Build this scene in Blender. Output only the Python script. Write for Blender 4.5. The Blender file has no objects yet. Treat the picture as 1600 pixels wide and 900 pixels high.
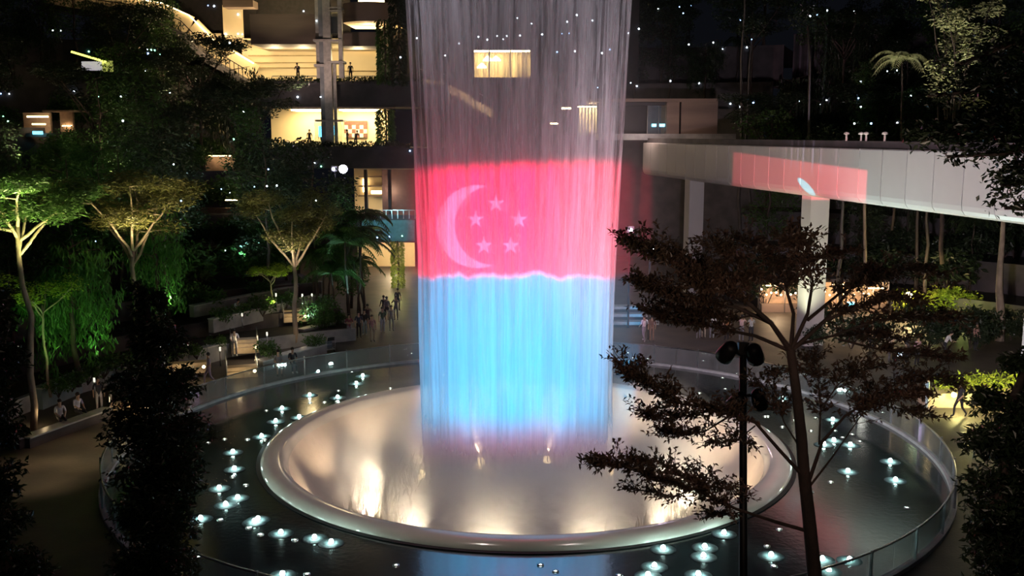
import bpy, bmesh, math, random
from mathutils import Vector, Matrix, noise as mnoise
import numpy as np

# ------------------------------------------------------------------ camera, world, exposure, big lights
SC = bpy.context.scene
COL = SC.collection
PI = math.pi
FPX = 1550.0                       # focal length in pixels of the 1600 x 900 frame
CAM = Vector((-0.57, -40.5, 13.0))
PITCH = math.radians(8.8)
cam_d = bpy.data.cameras.new('camera')
cam_d.sensor_width = 36.0
cam_d.lens = FPX / 1600.0 * 36.0
cam_d.clip_end = 500
cam = bpy.data.objects.new('camera', cam_d)
cam.location = CAM
cam.rotation_euler = (PI / 2 - PITCH, 0, 0)
COL.objects.link(cam)
SC.camera = cam

SC.view_settings.view_transform = 'Standard'
SC.view_settings.look = 'None'
SC.view_settings.gamma = 1.0
SC.view_settings.use_curve_mapping = False
SC.view_settings.exposure = 0.0
SC.cycles.use_denoising = True
SC.cycles.max_bounces = 6
SC.cycles.diffuse_bounces = 3
SC.cycles.glossy_bounces = 3
SC.cycles.transmission_bounces = 4
SC.cycles.transparent_max_bounces = 16
SC.cycles.volume_bounces = 1
SC.cycles.sample_clamp_indirect = 4.0

world = bpy.data.worlds.new('night_sky')
SC.world = world
world.use_nodes = True
world.node_tree.nodes['Background'].inputs[0].default_value = (0.55, 0.62, 0.9, 1)
world.node_tree.nodes['Background'].inputs[1].default_value = 0.0055


def ray(px, py):
    x = (px - 800.0) / FPX
    y = (450.0 - py) / FPX
    c, s = math.cos(PITCH), math.sin(PITCH)
    return Vector((x, c + y * s, y * c - s))


def P(px, py, Z):
    """point seen at that pixel, Z metres ahead of the camera"""
    d = ray(px, py)
    return CAM + d * (Z / d.y)


def G(px, py, z=0.0):
    d = ray(px, py)
    return CAM + d * ((z - CAM.z) / d.z)


def lamp(name, kind, loc, color, power, target=None, size=0.1, spot=None, blend=0.5, parent=None):
    l = bpy.data.lights.new(name, kind)
    l.color = color
    l.energy = power
    if kind == 'AREA':
        l.size = size
    else:
        l.shadow_soft_size = size
    if kind == 'SPOT':
        l.spot_size = math.radians(spot)
        l.spot_blend = blend
    o = bpy.data.objects.new(name, l)
    o.location = loc
    if target is not None:
        o.rotation_euler = (Vector(target) - Vector(loc)).to_track_quat('-Z', 'Y').to_euler()
    COL.objects.link(o)
    return o


class NT:
    """small helper to write node maths"""
    def __init__(self, nt):
        self.nt = nt

    def val(self, sock, v):
        if hasattr(v, 'is_linked') or isinstance(v, bpy.types.NodeSocket):
            self.nt.links.new(v, sock)
        else:
            sock.default_value = v

    def m(self, op, a, b=0.0, c=None):
        n = self.nt.nodes.new('ShaderNodeMath')
        n.operation = op
        self.val(n.inputs[0], a)
        self.val(n.inputs[1], b)
        if c is not None:
            self.val(n.inputs[2], c)
        return n.outputs[0]

    def sm(self, x, lo, hi):
        n = self.nt.nodes.new('ShaderNodeMapRange')
        n.interpolation_type = 'SMOOTHSTEP'
        self.val(n.inputs['Value'], x)
        n.inputs['From Min'].default_value = lo
        n.inputs['From Max'].default_value = hi
        return n.outputs['Result']

    def mix(self, f, a, b):
        n = self.nt.nodes.new('ShaderNodeMix')
        n.data_type = 'RGBA'
        self.val(n.inputs[0], f)
        self.val(n.inputs[6], a)
        self.val(n.inputs[7], b)
        return n.outputs[2]


def projector_light(name, loc, rot, power, build):
    """a spot lamp whose picture is a procedural slide: build(N, u, v) returns (colour, strength) of direction tangents"""
    l = bpy.data.lights.new(name, 'SPOT')
    l.energy = power
    l.shadow_soft_size = 0.015
    l.spot_size = math.radians(70)
    l.spot_blend = 0.0
    l.use_nodes = True
    nt = l.node_tree
    em = nt.nodes['Emission']
    N = NT(nt)
    tc = nt.nodes.new('ShaderNodeTexCoord')
    sep = nt.nodes.new('ShaderNodeSeparateXYZ')
    nt.links.new(tc.outputs['Normal'], sep.inputs[0])
    nz = N.m('ABSOLUTE', sep.outputs[2])
    nz = N.m('MAXIMUM', nz, 0.01)
    u = N.m('DIVIDE', sep.outputs[0], nz)
    v = N.m('DIVIDE', sep.outputs[1], nz)
    col, st = build(N, u, v)
    N.val(em.inputs[0], col)
    N.val(em.inputs[1], st)
    o = bpy.data.objects.new(name, l)
    o.location = loc
    o.rotation_euler = rot
    COL.objects.link(o)
    return o


FLAG_POS = CAM + Vector((-1.4, -1.0, 0.5))
FLAG_AIM = P(803, 430, 36.6)
FLAG_ROT = (FLAG_AIM - FLAG_POS).to_track_quat('-Z', 'Y')


def slide_uv(p, pos, rot):
    q = rot.inverted() @ (p - pos)
    return q.x / -q.z, q.y / -q.z


def U(px):
    return slide_uv(P(px, 345, 36.6), FLAG_POS, FLAG_ROT)[0]


def V(py):
    return slide_uv(P(750, py, 36.6), FLAG_POS, FLAG_ROT)[1]


def flag_slide(N, u, v):
    # picture fades horizontally outside the curtain
    wob = N.nt.nodes.new('ShaderNodeTexNoise')
    wob.noise_dimensions = '1D'
    wob.inputs['Scale'].default_value = 30.0
    N.nt.links.new(N.m('ADD', u, 2.0), wob.inputs['W'])
    w = N.m('MULTIPLY', N.m('SUBTRACT', wob.outputs[0], 0.5), 0.02)
    vv = N.m('ADD', v, w)
    tilt = N.m('MULTIPLY', N.m('SUBTRACT', u, U(800)), -0.04)
    vv2 = N.m('ADD', v, tilt)
    hx = N.m('MULTIPLY', N.sm(u, U(628), U(646)), N.m('SUBTRACT', 1.0, N.sm(u, U(976), U(990))))
    top = N.m('SUBTRACT', 1.0, N.sm(vv2, V(272), V(246)))
    red = N.m('MULTIPLY', N.m('MULTIPLY', top, N.sm(vv, V(438), V(424))), hx)
    blue = N.m('MULTIPLY', N.m('MULTIPLY', N.m('SUBTRACT', 1.0, N.sm(vv, V(438), V(424))), N.sm(vv, V(735), V(640))), hx)
    # crescent
    def disc(cx, cy, r):
        dx = N.m('SUBTRACT', u, U(cx))
        dy = N.m('SUBTRACT', v, V(cy))
        d = N.m('SQRT', N.m('ADD', N.m('MULTIPLY', dx, dx), N.m('MULTIPLY', dy, dy)))
        return N.m('SUBTRACT', 1.0, N.sm(d, (r - 1.2) / FPX, (r + 1.2) / FPX))
    cres = N.m('MULTIPLY', disc(745, 354, 63), N.m('SUBTRACT', 1.0, disc(771, 352, 60)))
    sym = cres
    for cx, cy in ((775, 318), (743, 343), (811, 343), (756, 384), (798, 384)):
        dx = N.m('SUBTRACT', u, U(cx))
        dy = N.m('SUBTRACT', v, V(cy))
        r = N.m('SQRT', N.m('ADD', N.m('MULTIPLY', dx, dx), N.m('MULTIPLY', dy, dy)))
        a = N.m('ARCTAN2', dx, dy)
        a = N.m('SUBTRACT', N.m('FLOORED_MODULO', N.m('ADD', a, PI / 5), 2 * PI / 5), PI / 5)
        a = N.m('SUBTRACT', N.m('ABSOLUTE', a), math.radians(72))
        e = N.m('MULTIPLY', r, N.m('COSINE', a))
        R = 14.0 * math.cos(math.radians(72))
        s = N.m('SUBTRACT', 1.0, N.sm(e, (R - 0.6) / FPX, (R + 0.6) / FPX))
        sym = N.m('MAXIMUM', sym, s)
    col = N.mix(blue, (1.0, 0.006, 0.075, 1), (0.002, 0.50, 1.0, 1))
    col = N.mix(N.m('MULTIPLY', sym, red), col, (1.0, 0.085, 0.23, 1))
    st = N.m('ADD', N.m('MULTIPLY', red, 1.35), N.m('MULTIPLY', blue, 0.60))
    return col, st


projector_light('flag_projector_beam', FLAG_POS, FLAG_ROT.to_euler(), 330000.0, flag_slide)

# ------------------------------------------------------------------ materials
MATS = {}


def mat(name, c1, c2=None, rough=0.6, metal=0.0, scale=3.0, bump=0.0, bscale=None, emit=None, estr=0.0, spec=0.5,
        translucent=0.0, stretch=(1, 1, 1), detail=4.0, rnd=0.0):
    if name in MATS:
        return MATS[name]
    m = bpy.data.materials.new(name)
    MATS[name] = m
    m.use_nodes = True
    nt = m.node_tree
    N = NT(nt)
    b = nt.nodes['Principled BSDF']
    b.inputs['Roughness'].default_value = rough
    b.inputs['Metallic'].default_value = metal
    b.inputs['Specular IOR Level'].default_value = spec
    c2 = c2 or tuple(x * 0.75 for x in c1)
    tc = nt.nodes.new('ShaderNodeTexCoord')
    mp = nt.nodes.new('ShaderNodeMapping')
    mp.inputs['Scale'].default_value = stretch
    nt.links.new(tc.outputs['Object'], mp.inputs[0])
    nz = nt.nodes.new('ShaderNodeTexNoise')
    nz.inputs['Scale'].default_value = scale
    nz.inputs['Detail'].default_value = detail
    nt.links.new(mp.outputs[0], nz.inputs[0])
    f = N.sm(nz.outputs[0], 0.3, 0.7)
    if rnd:
        oi = nt.nodes.new('ShaderNodeObjectInfo')
        f = N.m('ADD', N.m('MULTIPLY', f, 1 - rnd), N.m('MULTIPLY', oi.outputs['Random'], rnd))
    col = N.mix(f, (*c1, 1), (*c2, 1))
    nt.links.new(col, b.inputs['Base Color'])
    if bump:
        n2 = nt.nodes.new('ShaderNodeTexNoise')
        n2.inputs['Scale'].default_value = bscale or scale * 4
        n2.inputs['Detail'].default_value = 3.0
        nt.links.new(mp.outputs[0], n2.inputs[0])
        bp = nt.nodes.new('ShaderNodeBump')
        bp.inputs['Strength'].default_value = bump
        bp.inputs['Distance'].default_value = 0.05
        nt.links.new(n2.outputs[0], bp.inputs['Height'])
        nt.links.new(bp.outputs[0], b.inputs['Normal'])
    if emit:
        b.inputs['Emission Color'].default_value = (*emit, 1)
        b.inputs['Emission Strength'].default_value = estr
    if translucent:
        out = nt.nodes['Material Output']
        tr = nt.nodes.new('ShaderNodeBsdfTranslucent')
        nt.links.new(col, tr.inputs[0])
        mx = nt.nodes.new('ShaderNodeMixShader')
        mx.inputs[0].default_value = translucent
        nt.links.new(b.outputs[0], mx.inputs[1])
        nt.links.new(tr.outputs[0], mx.inputs[2])
        nt.links.new(mx.outputs[0], out.inputs[0])
    return m


def glass_mat(name, tint, milk, gloss=0.08):
    m = bpy.data.materials.new(name)
    m.use_nodes = True
    nt = m.node_tree
    N = NT(nt)
    nt.nodes.remove(nt.nodes['Principled BSDF'])
    out = nt.nodes['Material Output']
    tr = nt.nodes.new('ShaderNodeBsdfTransparent')
    tr.inputs[0].default_value = (*tint, 1)
    df = nt.nodes.new('ShaderNodeBsdfDiffuse')
    df.inputs[0].default_value = (0.7, 0.75, 0.78, 1)
    gl = nt.nodes.new('ShaderNodeBsdfGlossy')
    gl.inputs['Roughness'].default_value = 0.06
    nz = nt.nodes.new('ShaderNodeTexNoise')
    nz.inputs['Scale'].default_value = 2.0
    m1 = nt.nodes.new('ShaderNodeMixShader')
    N.val(m1.inputs[0], N.m('MULTIPLY', nz.outputs[0], milk * 2))
    nt.links.new(tr.outputs[0], m1.inputs[1])
    nt.links.new(df.outputs[0], m1.inputs[2])
    lw = nt.nodes.new('ShaderNodeLayerWeight')
    lw.inputs[0].default_value = 0.3
    m2 = nt.nodes.new('ShaderNodeMixShader')
    N.val(m2.inputs[0], N.m('MULTIPLY_ADD', lw.outputs['Fresnel'], 0.35, gloss))
    nt.links.new(m1.outputs[0], m2.inputs[1])
    nt.links.new(gl.outputs[0], m2.inputs[2])
    nt.links.new(m2.outputs[0], out.inputs[0])
    return m


def glow(name, col, strength):
    return mat(name, (0.8, 0.8, 0.8), None, 0.4, emit=col, estr=strength)


M_PLAZA = mat('plaza_stone', (0.080, 0.064, 0.054), (0.040, 0.034, 0.032), 0.55, scale=0.6, bump=0.15, bscale=9)
M_RING = mat('wet_black_granite', (0.012, 0.020, 0.022), (0.030, 0.044, 0.046), 0.13, scale=0.5, bump=0.05, bscale=5, spec=0.6)
M_RING.node_tree.nodes['Principled BSDF'].inputs['IOR'].default_value = 2.3
M_LIP = mat('polished_cream_acrylic', (0.62, 0.58, 0.51), (0.55, 0.52, 0.46), 0.12, scale=0.6, spec=0.6)
M_FUNNEL = mat('wet_beige_funnel', (0.60, 0.52, 0.43), (0.47, 0.40, 0.33), 0.3, scale=0.5, bump=0.25, bscale=2.5)
M_FOAM = mat('churning_foam', (0.78, 0.72, 0.64), (0.50, 0.43, 0.36), 0.5, scale=1.4, bump=0.9, bscale=4)
M_SPRAY = mat('splash_spray', (0.85, 0.8, 0.7), None, 0.4, translucent=0.5)
M_KERB = mat('pale_kerb', (0.45, 0.46, 0.46), (0.33, 0.34, 0.35), 0.4)
M_STEEL = mat('brushed_steel', (0.55, 0.56, 0.58), None, 0.3, 1.0)
M_GLASS = glass_mat('balustrade_glass', (0.90, 0.93, 0.93), 0.07)
M_PANE = glass_mat('window_glass', (0.8, 0.85, 0.88), 0.05)
M_CONC = mat('grey_concrete', (0.30, 0.31, 0.32), (0.20, 0.21, 0.22), 0.8, scale=1.2, bump=0.2)
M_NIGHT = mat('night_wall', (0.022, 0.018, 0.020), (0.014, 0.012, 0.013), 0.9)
M_DARKC = mat('dark_concrete', (0.085, 0.075, 0.08), (0.05, 0.045, 0.05), 0.8, scale=0.8, bump=0.2)
M_BROWN = mat('brown_fascia', (0.20, 0.145, 0.12), (0.13, 0.095, 0.08), 0.7, scale=0.6, stretch=(0.2, 0.2, 1.5))
M_BRIDGE = mat('pale_bridge_panel', (0.50, 0.48, 0.47), (0.42, 0.40, 0.39), 0.45, scale=0.25, rnd=0.35)
M_BLACK = mat('matt_black', (0.012, 0.012, 0.014), None, 0.5)
M_SOIL = mat('dark_soil', (0.030, 0.024, 0.018), (0.015, 0.013, 0.010), 0.95, scale=1.5, bump=0.5)
M_CREAM = mat('cream_interior', (0.75, 0.62, 0.40), (0.68, 0.55, 0.34), 0.7, scale=0.3)
M_BARK = mat('pale_bark', (0.34, 0.27, 0.20), (0.20, 0.16, 0.12), 0.9, scale=3, bump=0.5, stretch=(1, 1, 0.4))
M_DBARK = mat('dark_bark', (0.075, 0.05, 0.042), (0.04, 0.03, 0.026), 0.9, scale=4, bump=0.5, stretch=(1, 1, 0.4))
M_LEAF = mat('green_leaf', (0.075, 0.155, 0.035), (0.035, 0.085, 0.022), 0.45, scale=1.2, translucent=0.35)
M_LEAFL = mat('lush_leaf', (0.10, 0.26, 0.05), (0.05, 0.15, 0.03), 0.45, scale=1.2, translucent=0.4)
M_LEAFO = mat('olive_leaf', (0.15, 0.145, 0.045), (0.10, 0.10, 0.03), 0.5, scale=1.0, translucent=0.4)
M_LEAFD = mat('dark_leaf', (0.030, 0.050, 0.022), (0.016, 0.028, 0.014), 0.35, scale=2.0, translucent=0.2)
M_LEAFR = mat('bronze_leaf', (0.13, 0.078, 0.056), (0.07, 0.050, 0.030), 0.4, scale=2.0, translucent=0.25)
M_LIME = mat('lime_leaf', (0.42, 0.50, 0.06), (0.25, 0.36, 0.04), 0.45, scale=2, translucent=0.4)
G_WARM = glow('warm_lamp_glow', (1.0, 0.72, 0.36), 9.0)
G_CEIL = glow('warm_ceiling_panel_glow', (1.0, 0.76, 0.38), 26.0)
G_BLUE = glow('blue_fairy_glow', (0.30, 0.50, 1.0), 7.0)
G_WHITE = glow('white_fairy_glow', (0.72, 0.86, 1.0), 7.0)
G_GREEN = glow('green_fairy_glow', (0.35, 1.0, 0.65), 4.0)
G_STAR = glow('cool_star_glow', (0.66, 1.0, 0.92), 110.0)
G_PROJ = glow('projector_lens_glow', (0.75, 0.70, 1.0), 60.0)
G_CYAN = glow('cyan_screen_glow', (0.15, 0.75, 1.0), 3.5)


# ------------------------------------------------------------------ mesh helpers
class MB:
    def __init__(self):
        self.v = []
        self.f = []
        self.mi = []
        self.cur = 0

    def add(self, vs, fs):
        o = len(self.v)
        self.v.extend(vs)
        for f in fs:
            self.f.append([i + o for i in f])
            self.mi.append(self.cur)

    def box(self, c, s, rz=0.0, taper=1.0):
        cx, cy, cz = c
        hx, hy, hz = s[0] / 2, s[1] / 2, s[2] / 2
        ca, sa = math.cos(rz), math.sin(rz)
        vs = []
        for z in (-hz, hz):
            t = taper if z > 0 else 1.0
            for x, y in ((-hx, -hy), (hx, -hy), (hx, hy), (-hx, hy)):
                x *= t
                y *= t
                vs.append((cx + x * ca - y * sa, cy + x * sa + y * ca, cz + z))
        self.add(vs, [(0, 3, 2, 1), (4, 5, 6, 7), (0, 1, 5, 4), (1, 2, 6, 5), (2, 3, 7, 6), (3, 0, 4, 7)])
        return self

    def bar(self, a, b, w, h=None):
        a, b = Vector(a), Vector(b)
        h = h or w
        d = (b - a).normalized()
        up = Vector((0, 0, 1)) if abs(d.z) < 0.95 else Vector((0, 1, 0))
        s = d.cross(up).normalized()
        t = s.cross(d)
        vs = []
        for p in (a, b):
            for i, j in ((-1, -1), (1, -1), (1, 1), (-1, 1)):
                vs.append(tuple(p + s * (i * w / 2) + t * (j * h / 2)))
        self.add(vs, [(0, 1, 2, 3), (4, 7, 6, 5), (0, 4, 5, 1), (1, 5, 6, 2), (2, 6, 7, 3), (3, 7, 4, 0)])
        return self

    def tube(self, pts, radii, n=7):
        pts = [Vector(p) for p in pts]
        if not isinstance(radii, (list, tuple)):
            radii = [radii] * len(pts)
        rings = []
        prev = None
        for i, p in enumerate(pts):
            d = (pts[min(i + 1, len(pts) - 1)] - pts[max(i - 1, 0)])
            d = d.normalized() if d.length > 1e-9 else Vector((0, 0, 1))
            if prev is None:
                ref = Vector((1, 0, 0)) if abs(d.x) < 0.9 else Vector((0, 1, 0))
                s = d.cross(ref).normalized()
            else:
                s = (prev - d * prev.dot(d)).normalized()
            prev = s
            t = d.cross(s)
            rings.append([tuple(p + (s * math.cos(2 * PI * k / n) + t * math.sin(2 * PI * k / n)) * radii[i]) for k in range(n)])
        vs = [q for r in rings for q in r]
        fs = []
        for i in range(len(pts) - 1):
            for k in range(n):
                k2 = (k + 1) % n
                fs.append((i * n + k, i * n + k2, (i + 1) * n + k2, (i + 1) * n + k))
        fs.append(tuple(range(n - 1, -1, -1)))
        fs.append(tuple((len(pts) - 1) * n + k for k in range(n)))
        self.add(vs, fs)
        return self

    def lathe(self, prof, n=64, a0=0.0, a1=2 * PI, c=(0, 0), closed_prof=False):
        full = abs(a1 - a0 - 2 * PI) < 1e-6
        steps = n if full else n + 1
        vs = []
        for i in range(steps):
            a = a0 + (a1 - a0) * i / n
            for r, z in prof:
                vs.append((c[0] + r * math.sin(a), c[1] + r * math.cos(a), z))
        m = len(prof)
        fs = []
        for i in range(n):
            j = (i + 1) % steps
            for k in range(m if closed_prof else m - 1):
                k2 = (k + 1) % m
                fs.append((i * m + k2, j * m + k2, j * m + k, i * m + k))
        if closed_prof and not full:
            fs.append(tuple(range(m - 1, -1, -1)))
            fs.append(tuple(n * m + k for k in range(m)))
        self.add(vs, fs)
        return self

    def sphere(self, c, r, n=8, sq=(1, 1, 1), half=False):
        prof = []
        rings = n // 2
        lo = 0 if half else -rings
        vs, fs = [], []
        levels = [PI / 2 * k / rings for k in range(lo, rings + 1)]
        for t in levels:
            for k in range(n):
                a = 2 * PI * k / n
                vs.append((c[0] + r * sq[0] * math.cos(t) * math.cos(a), c[1] + r * sq[1] * math.cos(t) * math.sin(a), c[2] + r * sq[2] * math.sin(t)))
        for i in range(len(levels) - 1):
            for k in range(n):
                k2 = (k + 1) % n
                fs.append((i * n + k, i * n + k2, (i + 1) * n + k2, (i + 1) * n + k))
        self.add(vs, fs)
        return self

    def leaf(self, p, d, nrm, L, W):
        d = d.normalized()
        s = d.cross(nrm)
        if s.length < 1e-4:
            s = d.cross(Vector((0.3, 0.9, 0.2)))
        s.normalize()
        up = s.cross(d)
        a = p
        m1 = p + d * (L * 0.45) + s * (W / 2) + up * (0.08 * L)
        m2 = p + d * (L * 0.45) - s * (W / 2) + up * (0.08 * L)
        t = p + d * L - up * (0.06 * L)
        self.add([tuple(a), tuple(m1), tuple(t), tuple(m2)], [(0, 1, 2), (0, 2, 3)])

    def mesh(self, name, mats, smooth=False):
        me = bpy.data.meshes.new(name)
        me.from_pydata(self.v, [], self.f)
        for m in (mats if isinstance(mats, (list, tuple)) else [mats]):
            me.materials.append(m)
        if any(self.mi):
            me.polygons.foreach_set('material_index', self.mi)
        if smooth:
            me.polygons.foreach_set('use_smooth', [True] * len(self.f))
        me.update()
        return me

    def build(self, name, mats, parent=None, smooth=False):
        return link(name, self.mesh(name, mats, smooth), parent)


def link(name, me, parent=None, loc=None, rz=None):
    o = bpy.data.objects.new(name, me)
    COL.objects.link(o)
    if parent is not None:
        o.parent = parent
    if loc is not None:
        o.location = loc
    if rz is not None:
        o.rotation_euler = (0, 0, rz)
    return o


def tag(o, label=None, cat=None, group=None, kind=None):
    if label:
        o['label'] = label
    if cat:
        o['category'] = cat
    if group:
        o['group'] = group
    if kind:
        o['kind'] = kind
    return o


def thing(name, label, cat, loc=(0, 0, 0), rz=0.0, group=None):
    o = bpy.data.objects.new(name, None)
    o.empty_display_size = 0.2
    COL.objects.link(o)
    o.location = loc
    o.rotation_euler = (0, 0, rz)
    return tag(o, label, cat, group)


def copy_tree(o, loc=None, rz=None, scale=None, parent=None, label=None, group=None):
    c = o.copy()
    COL.objects.link(c)
    if parent is not None:
        c.parent = parent
    if loc is not None:
        c.location = loc
    if rz is not None:
        c.rotation_euler = (0, 0, rz)
    if scale is not None:
        c.scale = scale if isinstance(scale, (tuple, list)) else (scale,) * 3
    if label:
        c['label'] = label
    if group:
        c['group'] = group
    for ch in list(o.children):
        copy_tree(ch, parent=c)
    return c


R = random.Random(7)


def rv(rr, s=1.0):
    return Vector((rr.uniform(-s, s), rr.uniform(-s, s), rr.uniform(-s, s)))


# ------------------------------------------------------------------ the setting: floor, ring, basin, terraces
def struct(o, label=None):
    o['kind'] = 'structure'
    if label:
        o['label'] = label
    return o


RB = 10.9      # outer radius of the basin lip
RO = 16.6      # balustrade radius
fl = MB()
fl.lathe([(RO - 0.05, 0.0), (30, 0.0), (60, 0.0), (120, 0.0)], 96)
struct(fl.build('floor', M_PLAZA), 'dark brown stone plaza floor around the pool')
rg = MB()
rg.lathe([(RB - 0.25, -0.02), (RB + 1.5, -0.01), (RB + 3.2, 0.0), (RO - 0.02, 0.01)], 128)
struct(rg.build('floor_ring', M_RING), 'wet black granite ring between basin and glass balustrade')

basin = thing('fountain_basin', 'cream funnel shaped fountain basin filled with churning water and spray', 'fountain basin', (0, 0, 0))
lip = MB()
prof = []
for k in range(15):                       # rounded lip
    a = PI * (1.0 - k / 14.0)
    prof.append((RB - 0.55 - 0.55 * math.cos(PI - a) * -1.0 if False else RB - 0.55 + 0.55 * math.cos(PI - a), 0.02 + 0.30 * math.sin(a)))
prof = [(RB, -0.15)] + [(RB - 0.5 + 0.5 * math.cos(PI * k / 14), 0.02 + 0.28 * math.sin(PI * k / 14)) for k in range(12)] + [(RB - 1.05, -0.06), (RB - 1.15, -0.2)]
lip.lathe(prof, 160)
lip.build('lip', M_LIP, basin, True)
gr = MB()
gr.lathe([(RB + 0.16, 0.005), (RB + 0.16, 0.02), (RB - 0.02, 0.02), (RB - 0.02, 0.005)], 128)
gr.build('drain_groove', M_BLACK, basin)
fw = MB()
fp = [(RB - 1.10, -0.12), (RB - 1.25, -0.35), (RB - 1.5, -0.75), (RB - 1.85, -1.3), (RB - 2.3, -1.95), (RB - 2.8, -2.55), (RB - 3.3, -2.95), (RB - 3.7, -3.1)]
fw.lathe(fp, 128)
fw.build('funnel_wall', M_FUNNEL, basin, True)
fm = MB()
NR, NA = 26, 120
vs, fs = [], []
for i in range(NR + 1):
    r = 7.4 * i / NR
    for k in range(NA):
        a = 2 * PI * k / NA
        x, y = r * math.sin(a), r * math.cos(a)
        h = mnoise.noise((x * 0.9, y * 0.9, 1.7)) * 0.35 + mnoise.noise((x * 2.6, y * 2.6, 5.1)) * 0.18
        h *= min(1, r / 2.0)
        vs.append((x, y, -3.0 + h + 0.25 * math.exp(-((r - 4.2) / 0.8) ** 2)))
for i in range(NR):
    for k in range(NA):
        k2 = (k + 1) % NA
        fs.append((i * NA + k, (i + 1) * NA + k, (i + 1) * NA + k2, i * NA + k2))
fm.add(vs, fs)
fm.build('churning_water', M_FOAM, basin, True)
sp = MB()
rr = random.Random(3)
for ca in range(26):
    a0 = 2 * PI * ca / 26 + rr.uniform(-0.1, 0.1)
    for k in range(170):
        a = a0 + rr.gauss(0, 0.085)
        r = 6.5 + rr.gauss(0, 0.45)
        p = Vector((r * math.sin(a), r * math.cos(a), -3.0 + rr.uniform(-0.1, 0.3)))
        d = Vector((rr.gauss(0, 0.22), rr.gauss(0, 0.22), 1.0))
        sp.leaf(p, d, rv(rr), rr.uniform(0.25, 1.0) * (1.0 if rr.random() < .7 else 1.5), rr.uniform(0.03, 0.06))
tag(sp.build('splash', M_SPRAY, basin), kind='stuff')
# underwater lamps of the basin
for k in range(12):
    a = 2 * PI * (k + 0.35) / 12
    p = Vector((6.35 * math.sin(a), 6.35 * math.cos(a), -2.72))
    lb = MB()
    lb.lathe([(0.0, 0.16), (0.13, 0.14), (0.2, 0.06), (0.2, -0.2)], 12)
    o = lb.build('basin_light', G_WARM, basin, True)
    o.location = p
    q = p + Vector((0, 0, 0.45))
    lamp('basin_light_beam', 'SPOT', q, (1.0, 0.78, 0.53), 2700.0, target=q + Vector((math.sin(a), math.cos(a), 1.25)), size=0.25, spot=92, blend=0.6)

# ---- balustrade of curved glass panels
bal = thing('glass_balustrade', 'curved glass balustrade with steel posts circling the fountain ring', 'balustrade', (0, 0, 0))
NP = 80
da = 2 * PI / NP
gp = MB()
gp.lathe([(RO - 0.012, 0.1), (RO + 0.012, 0.1), (RO + 0.012, 1.08), (RO - 0.012, 1.08)], 4, 0.012 * da, 0.988 * da, closed_prof=True)
gme = gp.mesh('glass_panel', M_GLASS)
pm = MB()
pm.box((0, RO + 0.045, 0.6), (0.045, 0.07, 1.16))
pm.box((0, RO + 0.045, 0.06), (0.12, 0.14, 0.06))
pme = pm.mesh('post', M_STEEL)
for k in range(NP):
    link('glass_panel', gme, bal, rz=-k * da)
    if k % 2 == 0:
        link('post', pme, bal, rz=-k * da)
tr = MB()
tr.lathe([(RO - 0.03, 1.08), (RO + 0.03, 1.08), (RO + 0.03, 1.125), (RO - 0.03, 1.125)], 160, closed_prof=True)
tr.build('top_rail', M_STEEL, bal, True)
kb = MB()
kb.lathe([(RO - 0.09, 0.0), (RO + 0.12, 0.0), (RO + 0.12, 0.14), (RO - 0.09, 0.14)], 160, closed_prof=True)
kb.build('kerb', M_KERB, bal)


def hill(name, steps, a0, a1, label):
    o = thing(name, label, None)
    o['kind'] = 'structure'
    prevz = 0.0
    for i, (r, z) in enumerate(steps):
        rn = steps[i + 1][0] if i + 1 < len(steps) else r + 40
        w = MB()
        w.lathe([(r, prevz - 0.3), (r + 0.3, prevz - 0.3), (r + 0.3, z + 0.08), (r, z + 0.08)], 60, math.radians(a0), math.radians(a1), closed_prof=True)
        w.build('retaining_wall', M_CONC if (i == 0 and a0 < 0) else M_DARKC, o)
        g = MB()
        g.lathe([(r + 0.28, z - 0.02), (rn + 0.02, z - 0.02)], 60, math.radians(a0), math.radians(a1))
        g.build('planting_bed', M_SOIL, o)
        prevz = z
    return o


HL = [(24, 0.7), (27.5, 1.5), (32, 2.6), (38, 4.2), (45, 6.6), (53, 9.8), (62, 13.5), (72, 18), (84, 23)]
HR = [(44, 1.2), (49, 3.4), (55, 6.0), (62, 9.5), (70, 14), (79, 19), (90, 25)]
hill('terrain_left', HL, -116, -26, 'dark planted terraces with stone retaining walls')
hill('terrain_right', HR, 22, 112, 'dark planted terraces behind the bridge')
HB = [(67, 15.5), (73, 18.5), (81, 23)]
hill('terrain_back', HB, 4, 22, 'dark planted terraces above the lobby at the bridge end')


def hill_z(steps, r):
    z = 0.0
    for a, b in steps:
        if r >= a:
            z = b
    return z

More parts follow.
